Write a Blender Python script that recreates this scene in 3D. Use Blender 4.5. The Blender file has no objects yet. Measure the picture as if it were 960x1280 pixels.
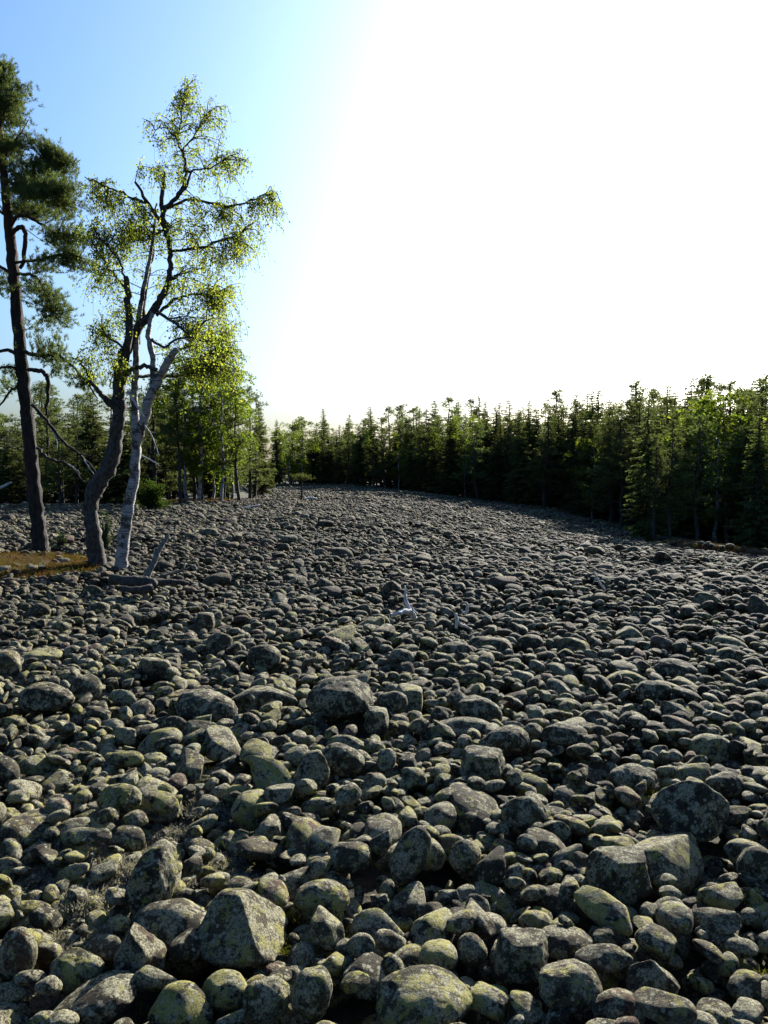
import bpy, bmesh, math, random
import numpy as np
from mathutils import Vector, Matrix, noise as mnoise

rng = np.random.default_rng(7)
random.seed(7)
scene = bpy.context.scene
COL = scene.collection

# ------------------------------------------------------------------ camera
CAM_Z = 2.0
PITCH = math.atan(50.0 / 1000.0)            # looks slightly down, horizon a little above the middle
cam_d = bpy.data.cameras.new('camera')
cam = bpy.data.objects.new('camera', cam_d)
COL.objects.link(cam)
cam.location = (0, 0, CAM_Z)
cam.rotation_euler = (math.pi / 2 - PITCH, 0, 0)
cam_d.sensor_fit = 'VERTICAL'
cam_d.sensor_height = 24.0
cam_d.lens = 24.0 * 1000.0 / 1280.0
cam_d.clip_start = 0.05
cam_d.clip_end = 3000
scene.camera = cam

# ------------------------------------------------------------------ sky and sun
SUN_AZ = math.radians(26)                    # to the right of the view direction (+Y)
SUN_EL = math.radians(23.5)
world = bpy.data.worlds.new('World')
scene.world = world
world.use_nodes = True
wn = world.node_tree.nodes
sky = wn.new('ShaderNodeTexSky')
sky.sky_type = 'NISHITA'
sky.sun_disc = False
sky.sun_elevation = SUN_EL
sky.sun_rotation = SUN_AZ
sky.altitude = 30
sky.air_density = 1.45
sky.dust_density = 3.7
sky.ozone_density = 10.0
bgn = wn['Background']
bgn.inputs['Strength'].default_value = 0.05
world.node_tree.links.new(sky.outputs[0], bgn.inputs['Color'])

sd = bpy.data.lights.new('sun', 'SUN')
sd.energy = 5.0
sd.angle = math.radians(0.53)
sd.color = (1.0, 0.95, 0.86)
sun = bpy.data.objects.new('sun', sd)
COL.objects.link(sun)
to_sun = Vector((math.sin(SUN_AZ) * math.cos(SUN_EL), math.cos(SUN_AZ) * math.cos(SUN_EL), math.sin(SUN_EL)))
sun.rotation_euler = to_sun.to_track_quat('Z', 'Y').to_euler()
sun.location = (20, 20, 30)

vs = scene.view_settings
vs.view_transform = 'Standard'
vs.look = 'None'
vs.exposure = 2.25
vs.gamma = 1.0
vs.use_curve_mapping = False
try:
    scene.cycles.max_bounces = 6
    scene.cycles.diffuse_bounces = 3
    scene.cycles.glossy_bounces = 2
    scene.cycles.transmission_bounces = 3
    scene.cycles.transparent_max_bounces = 4
    scene.cycles.use_denoising = True
except Exception:
    pass

# ------------------------------------------------------------------ helpers
def sstep(a, b, t):
    u = np.clip((t - a) / (b - a), 0, 1)
    return u * u * (3 - 2 * u)

def terrain(x, y):
    x = np.asarray(x, float); y = np.asarray(y, float)
    sp = np.log1p(np.exp(np.clip(x * 0.8, -40, 40))) / 0.8      # soft max(x,0)
    sp = np.minimum(sp, 26 + 0.25 * np.maximum(sp - 26, 0))
    g = sstep(4, 40, y) * (1 - 0.32 * sstep(45, 75, y)) * (1 - 0.5 * sstep(75, 110, y))
    z = -0.114 * (sp - 0.87 * np.exp(-np.abs(x) * 0.2)) * g
    z = z + 0.55 * sstep(80, 118, y)
    z = z + 0.13 * np.sin(x * 0.42 + 0.8 + .15 * y) * np.sin(y * 0.33 + 0.4) * sstep(5, 14, y)
    z = z + 0.30 * sstep(-2.0, -5.5, x) * (1 - sstep(4, 9, y))   # low rise at the near left
    return z

def tz(x, y):
    return float(terrain(x, y))

def ray(px, py):
    u, v = (px - 480) / 1000.0, (640 - py) / 1000.0
    c, s = math.cos(PITCH), math.sin(PITCH)
    return np.array([u, c + v * s, -s + v * c])

def ground_at(px, py):
    """where the terrain is met in the direction of a picture point"""
    d = ray(px, py)
    t = 1.5
    while t < 200:
        p = d * t
        if CAM_Z + p[2] < tz(p[0], p[1]):
            break
        t += 0.02 + t * 0.002
    return np.array([d[0] * t, d[1] * t, tz(d[0] * t, d[1] * t)])

def at(px, py, Y):
    d = ray(px, py)
    t = Y / d[1]
    return np.array([d[0] * t, Y, CAM_Z + d[2] * t])

def proj(p):
    c, s = math.cos(PITCH), math.sin(PITCH)
    x, y, z = p[..., 0], p[..., 1], p[..., 2] - CAM_Z
    f = y * c - z * s
    v = y * s + z * c
    return 480 + 1000 * x / f, 640 - 1000 * v / f, f

def tag(o, label=None, cat=None, group=None, kind=None):
    if label: o['label'] = label
    if cat: o['category'] = cat
    if group: o['group'] = group
    if kind: o['kind'] = kind
    return o

def empty(name, loc=(0, 0, 0)):
    o = bpy.data.objects.new(name, None)
    o.empty_display_size = 0.2
    COL.objects.link(o)
    o.location = loc
    return o

def link(name, me, parent=None, loc=(0, 0, 0)):
    o = bpy.data.objects.new(name, me)
    COL.objects.link(o)
    o.location = loc
    if parent: o.parent = parent
    return o

class MB:
    """collects triangles/quads with numpy and builds one mesh"""
    def __init__(self):
        self.v, self.f3, self.f4, self.n = [], [], [], 0
    def add(self, v, f3=None, f4=None):
        v = np.asarray(v, np.float32).reshape(-1, 3)
        if f3 is not None and len(f3): self.f3.append(np.asarray(f3, np.int32) + self.n)
        if f4 is not None and len(f4): self.f4.append(np.asarray(f4, np.int32) + self.n)
        self.v.append(v); self.n += len(v)
    def tube(self, pts, rad, sides=6, wob=0.0, cap=True):
        pts = np.asarray(pts, float); rad = np.asarray(rad, float)
        n = len(pts)
        t = np.gradient(pts, axis=0)
        t /= np.linalg.norm(t, axis=1)[:, None] + 1e-9
        ref = np.array([0.31, 0.95, 0.05])
        a = np.cross(t, ref); a /= np.linalg.norm(a, axis=1)[:, None] + 1e-9
        b = np.cross(t, a)
        ang = np.linspace(0, 2 * math.pi, sides, endpoint=False)
        r = rad[:, None] * (1 + wob * rng.standard_normal((n, sides)))
        ring = pts[:, None, :] + r[..., None] * (np.cos(ang)[None, :, None] * a[:, None, :] + np.sin(ang)[None, :, None] * b[:, None, :])
        v = ring.reshape(-1, 3)
        i = np.arange(n - 1)[:, None] * sides
        j = np.arange(sides)[None, :]
        k = (j + 1) % sides
        f = np.stack([i + j, i + k, i + sides + k, i + sides + j], -1).reshape(-1, 4)
        f3 = None
        if cap:
            v = np.vstack([v, pts[-1] + t[-1] * rad[-1] * 0.4])
            L = (n - 1) * sides
            f3 = [(L + q, L + (q + 1) % sides, n * sides) for q in range(sides)]
        self.add(v, f3, f)
    def diamonds(self, c, d, w, L, wid, fold=0.25):
        """leaf quads: base c, direction d (unit), side w (unit), length L, width wid"""
        L = np.asarray(L)[:, None]; wid = np.asarray(wid)[:, None]
        nrm = np.cross(d, w)
        m = c + d * L * 0.45
        v = np.stack([c, m + w * wid * 0.5 + nrm * wid * fold * 0.5, c + d * L, m - w * wid * 0.5 + nrm * wid * fold * 0.5], 1).reshape(-1, 3)
        i = np.arange(len(c))[:, None] * 4
        f = np.concatenate([np.concatenate([i, i + 1, i + 2], 1), np.concatenate([i, i + 2, i + 3], 1)], 0)
        self.add(v, f)
    def spikes(self, c, d, w, L, wid):
        L = np.asarray(L)[:, None]; wid = np.asarray(wid)[:, None]
        v = np.stack([c + w * wid * 0.5, c - w * wid * 0.5, c + d * L], 1).reshape(-1, 3)
        self.add(v, np.arange(len(c) * 3).reshape(-1, 3))
    def mesh(self, name, mat, smooth=False):
        v = np.concatenate(self.v) if self.v else np.zeros((0, 3), np.float32)
        f3 = np.concatenate(self.f3) if self.f3 else np.zeros((0, 3), np.int32)
        f4 = np.concatenate(self.f4) if self.f4 else np.zeros((0, 4), np.int32)
        me = bpy.data.meshes.new(name)
        me.vertices.add(len(v)); me.vertices.foreach_set('co', v.ravel())
        lv = np.concatenate([f3.ravel(), f4.ravel()]).astype(np.int32)
        me.loops.add(len(lv)); me.loops.foreach_set('vertex_index', lv)
        st = np.concatenate([np.arange(len(f3)) * 3, len(f3) * 3 + np.arange(len(f4)) * 4]).astype(np.int32)
        me.polygons.add(len(st)); me.polygons.foreach_set('loop_start', st)
        me.update(calc_edges=True)
        me.polygons.foreach_set('use_smooth', np.full(len(st), smooth))
        me.materials.append(mat)
        me.validate()
        return me

def unit(a):
    return a / (np.linalg.norm(a, axis=-1, keepdims=True) + 1e-9)

def rdirs(n):
    return unit(rng.standard_normal((n, 3)))

def perp(d):
    return unit(np.cross(d, rdirs(len(d))))

def smooth_path(pts, sub=5):
    """Catmull-Rom through rows of any width"""
    P = np.asarray(pts, float)
    Q = np.vstack([2 * P[0] - P[1], P, 2 * P[-1] - P[-2]])
    out = []
    for i in range(1, len(Q) - 2):
        for t in np.linspace(0, 1, sub, endpoint=False):
            a, b, c, d = Q[i - 1], Q[i], Q[i + 1], Q[i + 2]
            out.append(0.5 * (2 * b + (c - a) * t + (2 * a - 5 * b + 4 * c - d) * t * t + (3 * b - a - 3 * c + d) * t ** 3))
    out.append(P[-1])
    return np.array(out)

# ------------------------------------------------------------------ materials
def mat_new(name):
    m = bpy.data.materials.new(name)
    m.use_nodes = True
    nt = m.node_tree
    for n in list(nt.nodes): nt.nodes.remove(n)
    out = nt.nodes.new('ShaderNodeOutputMaterial')
    return m, nt, out

class NT:
    def __init__(self, nt): self.nt = nt
    def n(self, t, **kw):
        nd = self.nt.nodes.new(t)
        for k, v in kw.items(): setattr(nd, k, v)
        return nd
    def l(self, a, b): self.nt.links.new(a, b)
    def noise(self, vec, scale, detail=4, rough=0.55):
        nd = self.n('ShaderNodeTexNoise'); nd.inputs['Scale'].default_value = scale
        nd.inputs['Detail'].default_value = detail; nd.inputs['Roughness'].default_value = rough
        self.l(vec, nd.inputs['Vector']); return nd.outputs['Fac']
    def ramp(self, fac, stops):
        nd = self.n('ShaderNodeValToRGB'); cr = nd.color_ramp
        while len(cr.elements) < len(stops): cr.elements.new(0.5)
        for e, (p, c) in zip(cr.elements, stops):
            e.position = p; e.color = (c[0], c[1], c[2], 1) if hasattr(c, '__len__') else (c, c, c, 1)
        self.l(fac, nd.inputs['Fac']); return nd.outputs['Color']
    def mix(self, fac, a, b, mode='MIX'):
        nd = self.n('ShaderNodeMix', data_type='RGBA', blend_type=mode)
        for s, val in ((nd.inputs['Factor'], fac), (nd.inputs['A'], a), (nd.inputs['B'], b)):
            if hasattr(val, 'links'): self.l(val, s)
            elif hasattr(val, '__len__'): s.default_value = (*val, 1)
            else: s.default_value = val
        return nd.outputs['Result']
    def math(self, op, a, b=0.0, clamp=False):
        nd = self.n('ShaderNodeMath', operation=op, use_clamp=clamp)
        for s, val in ((nd.inputs[0], a), (nd.inputs[1], b)):
            if hasattr(val, 'links'): self.l(val, s)
            else: s.default_value = val
        return nd.outputs[0]
    def bump(self, h, strength, dist, normal=None):
        nd = self.n('ShaderNodeBump'); nd.inputs['Strength'].default_value = strength
        nd.inputs['Distance'].default_value = dist; self.l(h, nd.inputs['Height'])
        if normal: self.l(normal, nd.inputs['Normal'])
        return nd.outputs['Normal']
    def principled(self, out, col, rough, normal=None, spec=0.3):
        p = self.n('ShaderNodeBsdfPrincipled')
        if hasattr(col, 'links'): self.l(col, p.inputs['Base Color'])
        else: p.inputs['Base Color'].default_value = (*col, 1)
        if hasattr(rough, 'links'): self.l(rough, p.inputs['Roughness'])
        else: p.inputs['Roughness'].default_value = rough
        p.inputs['Specular IOR Level'].default_value = spec
        if normal: self.l(normal, p.inputs['Normal'])
        self.l(p.outputs[0], out.inputs['Surface'])
        return p

def make_stone_mat(name='lichen_stone', fixed=False):
    m, nt, out = mat_new(name); N = NT(nt)
    geo = N.n('ShaderNodeNewGeometry'); oi = N.n('ShaderNodeObjectInfo')
    pos = geo.outputs['Position']; rnd = oi.outputs['Random']
    if fixed:
        vn = N.n('ShaderNodeValue'); vn.outputs[0].default_value = 0.5; rnd = vn.outputs[0]
    base = N.ramp(rnd, [(0.0, (.024, .021, .0145)), (0.25, (.037, .032, .022)), (0.55, (.051, .044, .030)),
                        (0.84, (.040, .034, .025)), (0.89, (.080, .049, .036)), (0.94, (.063, .044, .031)), (0.97, (.080, .071, .050))])
    base = N.mix(1.0, base, oi.outputs['Color'], 'MULTIPLY')
    sp = N.noise(pos, 190, 3, 0.65)
    base = N.mix(N.ramp(sp, [(0.40, 0), (0.60, 1)]), N.mix(1.0, base, (.6, .6, .6), 'MULTIPLY'), N.mix(1.0, base, (1.8, 1.75, 1.7), 'MULTIPLY'))
    r2 = N.math('FRACT', N.math('MULTIPLY', rnd, 17.31)) if not fixed else rnd
    r3 = N.math('FRACT', N.math('MULTIPLY', rnd, 41.77)) if not fixed else rnd
    # the stones of the low rise carry more lichen than those down in the open field
    dv = N.n('ShaderNodeVectorMath', operation='DISTANCE'); N.l(pos, dv.inputs[0]); dv.inputs[1].default_value = (-2.5, 1.5, 0)
    mr = N.n('ShaderNodeMapRange'); mr.inputs['From Min'].default_value = 2.5; mr.inputs['From Max'].default_value = 13
    mr.inputs['To Min'].default_value = 0.068; mr.inputs['To Max'].default_value = -0.036
    N.l(dv.outputs['Value'], mr.inputs['Value']); rise = mr.outputs[0]
    # pale grey green crust in patches
    g = N.math('ADD', N.noise(pos, 13, 8, 0.72), rise)
    gth = N.math('ADD', g, N.math('MULTIPLY', N.math('SUBTRACT', r2, 0.5), 0.16))
    gf = N.math('MULTIPLY', N.ramp(gth, [(0.535, 0), (0.556, 1)]), 0.9)
    gcol = N.mix(N.ramp(N.noise(pos, 110, 4, .7), [(.38, 0), (.60, 1)]), (.056, .052, .034), (.33, .31, .205))
    c = N.mix(gf, base, gcol)
    # black crust lichen
    k = N.noise(pos, 19, 7, 0.70)
    kf = N.math('MULTIPLY', N.ramp(k, [(0.545, 0), (0.575, 1)]), N.math('ADD', N.math('MULTIPLY', r3, 0.4), 0.55))
    c = N.mix(kf, c, (.009, .0088, .0085))
    # yellow green map lichen, in sharp patches broken by dark lines
    y = N.math('ADD', N.noise(pos, 15, 8, 0.70), N.math('MULTIPLY', rise, 0.55))
    yth = N.math('ADD', y, N.math('MULTIPLY', N.math('SUBTRACT', r3, 0.5), 0.15))
    yth = N.math('ADD', yth, N.math('MULTIPLY', N.math('SUBTRACT', oi.outputs['Alpha'], 0.6), 0.16))
    yf = N.ramp(yth, [(0.60, 0), (0.62, 1)])
    vor = N.n('ShaderNodeTexVoronoi', feature='DISTANCE_TO_EDGE'); vor.inputs['Scale'].default_value = 90
    N.l(pos, vor.inputs['Vector'])
    crack = N.ramp(vor.outputs['Distance'], [(0.02, 0.25), (0.10, 1)])
    yf = N.math('MULTIPLY', N.math('MULTIPLY', yf, crack), 0.9)
    c = N.mix(yf, c, N.mix(N.noise(pos, 50, 2), (.14, .138, .036), (.35, .32, .10)))
    # pale round rosettes
    v2 = N.n('ShaderNodeTexVoronoi'); v2.inputs['Scale'].default_value = 26
    N.l(pos, v2.inputs['Vector'])
    wob = N.math('ADD', v2.outputs['Distance'], N.math('MULTIPLY', N.math('SUBTRACT', N.noise(pos, 60, 4), .5), .28))
    ws = N.math('MULTIPLY', N.ramp(wob, [(0.20, 1), (0.26, 0)]), N.ramp(N.math('ADD', N.noise(pos, 7, 3), rise), [(0.5, 0), (0.54, 0.85)]))
    c = N.mix(ws, c, (.29, .275, .205))
    h1 = N.noise(pos, 30, 7, 0.68); h2 = N.noise(pos, 150, 4, 0.7)
    nrm = N.bump(h1, 0.95, 0.045)
    nrm = N.bump(h2, 0.9, 0.012, nrm)
    nrm = N.bump(N.math('ADD', yf, gf), 0.5, 0.005, nrm)
    N.principled(out, c, 0.9, nrm, 0.1)
    return m

def make_ground_mat():
    m, nt, out = mat_new('soil_and_moss'); N = NT(nt)
    geo = N.n('ShaderNodeNewGeometry'); pos = geo.outputs['Position']
    a = N.noise(pos, 1.3, 6, 0.6); b = N.noise(pos, 22, 5, 0.65)
    c = N.ramp(b, [(0.3, (.012, .010, .008)), (0.5, (.028, .025, .018)), (0.7, (.05, .046, .03))])
    c = N.mix(N.ramp(a, [(0.52, 0), (0.66, 0.8)]), c, N.mix(b, (.03, .033, .010), (.07, .07, .02)))
    nrm = N.bump(b, 0.8, 0.05)
    N.principled(out, c, 0.95, nrm, 0.1)
    return m

def make_bank_mat():
    m, nt, out = mat_new('mossy_bank'); N = NT(nt)
    geo = N.n('ShaderNodeNewGeometry'); pos = geo.outputs['Position']
    a = N.noise(pos, 0.9, 5, 0.6); b = N.noise(pos, 30, 4, 0.65)
    c = N.mix(N.ramp(a, [(0.44, 0), (0.58, 1)]), N.mix(b, (.028, .013, .008), (.055, .022, .013)), N.mix(b, (.022, .028, .008), (.055, .058, .014)))
    N.principled(out, c, 0.95, N.bump(b, 0.9, 0.05), 0.1)
    return m

def leaf_mat(name, cols, trans=0.45, rough=0.55, tscale=1.5, attr=None):
    """foliage: colour differs from leaf to leaf, light passes through"""
    m, nt, out = mat_new(name); N = NT(nt)
    geo = N.n('ShaderNodeNewGeometry')
    oi = N.n('ShaderNodeObjectInfo')
    f = N.math('ADD', N.math('MULTIPLY', geo.outputs['Random Per Island'], 0.7), N.math('MULTIPLY', N.noise(geo.outputs['Position'], 0.8, 2), 0.3))
    c = N.ramp(f, [(i / max(1, len(cols) - 1), x) for i, x in enumerate(cols)])
    hsv = N.n('ShaderNodeHueSaturation')
    N.l(N.math('ADD', N.math('MULTIPLY', oi.outputs['Random'], 0.5), 0.75), hsv.inputs['Value'])
    N.l(N.math('ADD', N.math('MULTIPLY', oi.outputs['Random'], 0.03), 0.485), hsv.inputs['Hue'])
    N.l(c, hsv.inputs['Color']); c = hsv.outputs[0]
    d = N.n('ShaderNodeBsdfDiffuse'); N.l(c, d.inputs['Color'])
    t = N.n('ShaderNodeBsdfTranslucent'); N.l(N.mix(1.0, c, (tscale, tscale, tscale * 0.6), 'MULTIPLY'), t.inputs['Color'])
    mx = N.n('ShaderNodeMixShader'); mx.inputs[0].default_value = trans
    N.l(d.outputs[0], mx.inputs[1]); N.l(t.outputs[0], mx.inputs[2]); N.l(mx.outputs[0], out.inputs['Surface'])
    return m

def bark_mat(name, lo, hi, scale=9, zs=0.25, rust=None, bump=0.06, zr=(2.0, 5.0)):
    m, nt, out = mat_new(name); N = NT(nt)
    geo = N.n('ShaderNodeNewGeometry')
    mp = N.n('ShaderNodeMapping'); mp.inputs['Scale'].default_value = (1, 1, zs); N.l(geo.outputs['Position'], mp.inputs['Vector'])
    h = N.noise(mp.outputs[0], scale * 2, 6, 0.65)
    c = N.ramp(h, [(0.32, lo), (0.68, hi)])
    if rust:
        sx = N.n('ShaderNodeSeparateXYZ'); N.l(geo.outputs['Position'], sx.inputs[0])
        mr = N.n('ShaderNodeMapRange'); mr.inputs['From Min'].default_value = zr[0]; mr.inputs['From Max'].default_value = zr[1]
        N.l(sx.outputs['Z'], mr.inputs['Value'])
        c = N.mix(N.math('MULTIPLY', mr.outputs[0], 0.85), c, N.mix(h, rust[0], rust[1]))
    N.principled(out, c, 0.9, N.bump(h, 1.0, bump), 0.15)
    return m

def birch_bark_mat():
    m, nt, out = mat_new('birch_bark'); N = NT(nt)
    geo = N.n('ShaderNodeNewGeometry'); pos = geo.outputs['Position']
    mp = N.n('ShaderNodeMapping'); mp.inputs['Scale'].default_value = (1, 1, 5.5); N.l(pos, mp.inputs['Vector'])
    band = N.noise(mp.outputs[0], 5.5, 5, 0.65)
    c = N.mix(N.noise(pos, 14, 3), (.15, .145, .145), (.27, .26, .26))
    c = N.mix(N.ramp(band, [(0.49, 0), (0.60, .85)]), c, (.035, .030, .030))
    patch = N.noise(pos, 4.2, 6, 0.65)
    c = N.mix(N.ramp(patch, [(0.53, 0), (0.58, 1)]), c, N.mix(band, (.015, .013, .012), (.06, .052, .046)))
    N.principled(out, c, 0.75, N.bump(N.math('ADD', band, patch), 0.8, 0.03), 0.2)
    return m

M = {}
M['stone'] = make_stone_mat()
M['boulder'] = make_stone_mat('lichen_boulder', True)
M['ground'] = make_ground_mat()
M['bank'] = make_bank_mat()
M['birch_bark'] = birch_bark_mat()
M['old_birch_bark'] = bark_mat('old_birch_bark', (.010, .009, .008), (.075, .067, .061), 8, 0.6, bump=0.05)
M['pine_bark'] = bark_mat('pine_bark', (.007, .006, .005), (.036, .029, .025), 8, 0.3, ((.022, .012, .008), (.075, .034, .020)), 0.06, (5.0, 9.0))
M['conifer_bark'] = bark_mat('conifer_bark', (.012, .010, .009), (.06, .05, .043), 7, 0.3)
M['dead_wood'] = bark_mat('weathered_wood', (.16, .155, .15), (.50, .49, .48), 16, 0.5, bump=0.02)
M['grey_wood'] = bark_mat('grey_wood', (.04, .038, .035), (.15, .145, .135), 16, 0.5, bump=0.02)
M['dark_wood'] = bark_mat('dark_rotten_wood', (.012, .010, .009), (.07, .062, .055), 14, 0.5, bump=0.03)
M['birch_leaf'] = leaf_mat('birch_leaves', [(.050, .088, .016), (.080, .128, .021), (.115, .158, .026), (.16, .185, .032), (.22, .19, .04)], 0.72, 0.5, 1.7)
M['young_birch_leaf'] = leaf_mat('young_birch_leaves', [(.035, .060, .010), (.058, .088, .012), (.085, .11, .014), (.13, .13, .018)], 0.55, 0.5, 1.4)
M['yellow_leaf'] = leaf_mat('yellow_leaves', [(.30, .19, .02), (.42, .27, .02)], 0.55, 0.5, 1.4)
M['pine_needle'] = leaf_mat('pine_needles', [(.036, .047, .021), (.058, .072, .029), (.086, .098, .036)], 0.40, 0.45, 1.3)
M['spruce_needle'] = leaf_mat('spruce_needles', [(.032, .042, .019), (.053, .065, .026), (.078, .088, .033)], 0.42, 0.5, 1.3)
M['shrub_leaf'] = leaf_mat('shrub_leaves', [(.02, .04, .009), (.04, .066, .013)], 0.35, 0.5, 1.4)
M['grass'] = leaf_mat('dry_grass', [(.028, .042, .012), (.048, .056, .015), (.058, .034, .013), (.06, .019, .011), (.045, .014, .009)], 0.4, 0.6, 1.2)
M['reindeer_lichen'] = leaf_mat('reindeer_lichen', [(.11, .10, .088), (.16, .15, .132), (.23, .215, .19)], 0.3, 0.9, 1.0)
M['moss'] = leaf_mat('green_moss', [(.03, .038, .007), (.06, .066, .011), (.10, .10, .018)], 0.3, 0.9, 1.2)

# ------------------------------------------------------------------ ground sheet
def axis(lo, hi, n, p):
    t = np.linspace(-1, 1, n)
    s = np.sign(t) * np.abs(t) ** p
    return np.where(s < 0, -s * lo, s * hi)
gx = axis(-700, 700, 141, 2.6)
gy = axis(-300, 1400, 181, 2.6) + 12
GX, GY = np.meshgrid(gx, gy)
rough = 0.0
GZ = terrain(GX, GY) - 0.19
mb = MB()
nx, ny = len(gx), len(gy)
i = (np.arange(ny - 1)[:, None] * nx + np.arange(nx - 1)[None, :])
mb.add(np.stack([GX, GY, GZ], -1).reshape(-1, 3), None, np.stack([i, i + 1, i + nx + 1, i + nx], -1).reshape(-1, 4))
ground = link('ground', mb.mesh('ground', M['ground'], True))
tag(ground, kind='structure')

# grassy banks among the stones (centre x, y, half sizes)
BANKS = []
def bank(name, cx, cy, rx, ry, h, rot=0.0):
    n = 40
    u = np.linspace(-1, 1, n)
    U, V = np.meshgrid(u, u)
    c, s = math.cos(rot), math.sin(rot)
    X = cx + (U * rx) * c - (V * ry) * s
    Y = cy + (U * rx) * s + (V * ry) * c
    r = np.sqrt(U ** 2 + V ** 2)
    wob = np.array([[mnoise.noise(Vector((x * 1.1, y * 1.1, 3))) for x, y in zip(a, b)] for a, b in zip(X, Y)])
    Z = terrain(X, Y) - 0.30 + (h + 0.30) * (1 - sstep(0.62, 1.0, r + 0.2 * wob)) + 0.03 * wob
    q = MB()
    i = (np.arange(n - 1)[:, None] * n + np.arange(n - 1)[None, :])
    q.add(np.stack([X, Y, Z], -1).reshape(-1, 3), None, np.stack([i, i + 1, i + n + 1, i + n], -1).reshape(-1, 4))
    o = link(name, q.mesh(name, M['bank'], True))
    tag(o, kind='structure')
    BANKS.append((cx, cy, rx, ry, c, s, h))
    return o
def bank_r(x, y, b):
    dx, dy = x - b[0], y - b[1]
    return np.hypot((dx * b[4] + dy * b[5]) / b[2], (-dx * b[5] + dy * b[4]) / b[3])
bank('mossy_bank', -9.4, 16.4, 4.2, 3.0, 0.13)
bank('mossy_bank', -14.5, 52.0, 5.5, 2.6, 0.15)
gb = ground_at(915, 692)
bank('mossy_bank', float(gb[0]), float(gb[1]), 3.4, 1.9, 0.28, -0.6)
def bank_top(x, y):
    t = 0.0
    for b in BANKS:
        t = max(t, b[6] * float(1 - sstep(0.4, 0.95, bank_r(x, y, b))))
    return t

# ------------------------------------------------------------------ stones
_ico = {}
def ico(sub):
    if sub not in _ico:
        bm = bmesh.new(); bmesh.ops.create_icosphere(bm, subdivisions=sub, radius=1.0)
        bm.verts.ensure_lookup_table()
        _ico[sub] = (np.array([v.co[:] for v in bm.verts]), np.array([[v.index for v in f.verts] for f in bm.faces]))
        bm.free()
    return _ico[sub]

def rock_mesh(name, seed, sub, angular=0.4, lump=0.09, planes=None, mat='stone'):
    r = np.random.default_rng(seed)
    v, f = ico(sub); v = v.copy()
    k = int(5 + 5 * angular) if planes is None else 0
    cuts = [] if planes is None else [(np.array(n) / np.linalg.norm(n), d) for n, d in planes]
    for _ in range(k):
        n = r.standard_normal(3); n /= np.linalg.norm(n)
        cuts.append((n, r.uniform(0.86, 0.97) - 0.30 * angular * r.random()))
    for n, d in cuts:
        e = v @ n - d
        soft = 0.05 if planes is None else 0.075
        e = soft * np.log1p(np.exp(np.clip(e / soft, -30, 30)))
        v = v - n[None, :] * e[:, None] * 0.94
    off = Vector(r.uniform(-50, 50, 3))
    disp = np.array([lump * mnoise.noise(Vector(p) * 1.15 + off) * 1.6 + lump * 0.35 * mnoise.noise(Vector(p) * 3.1 + off)
                     + (lump * 0.32 * mnoise.noise(Vector(p) * 6.0 + off) if sub >= 4 else 0) + (lump * 0.18 * mnoise.noise(Vector(p) * 15.0 + off) if sub >= 5 else 0) for p in v])
    v = v * (1 + disp)[:, None]
    c = (v.max(0) + v.min(0)) / 2
    v = (v - c) / ((v.max(0) - v.min(0)) / 2)[None, :]
    q = MB(); q.add(v, f)
    return q.mesh(name, M[mat], True)

NV = 16
ROCK = {4: [], 3: [], 2: []}
for s_ in range(NV):
    ang = (0.2, 0.6, 0.9, 1.2, 1.6)[s_ % 5]
    for sub in (4, 3, 2):
        ROCK[sub].append(rock_mesh('stone', 100 + s_, sub, ang, 0.05 + 0.012 * (s_ % 4)))

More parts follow.
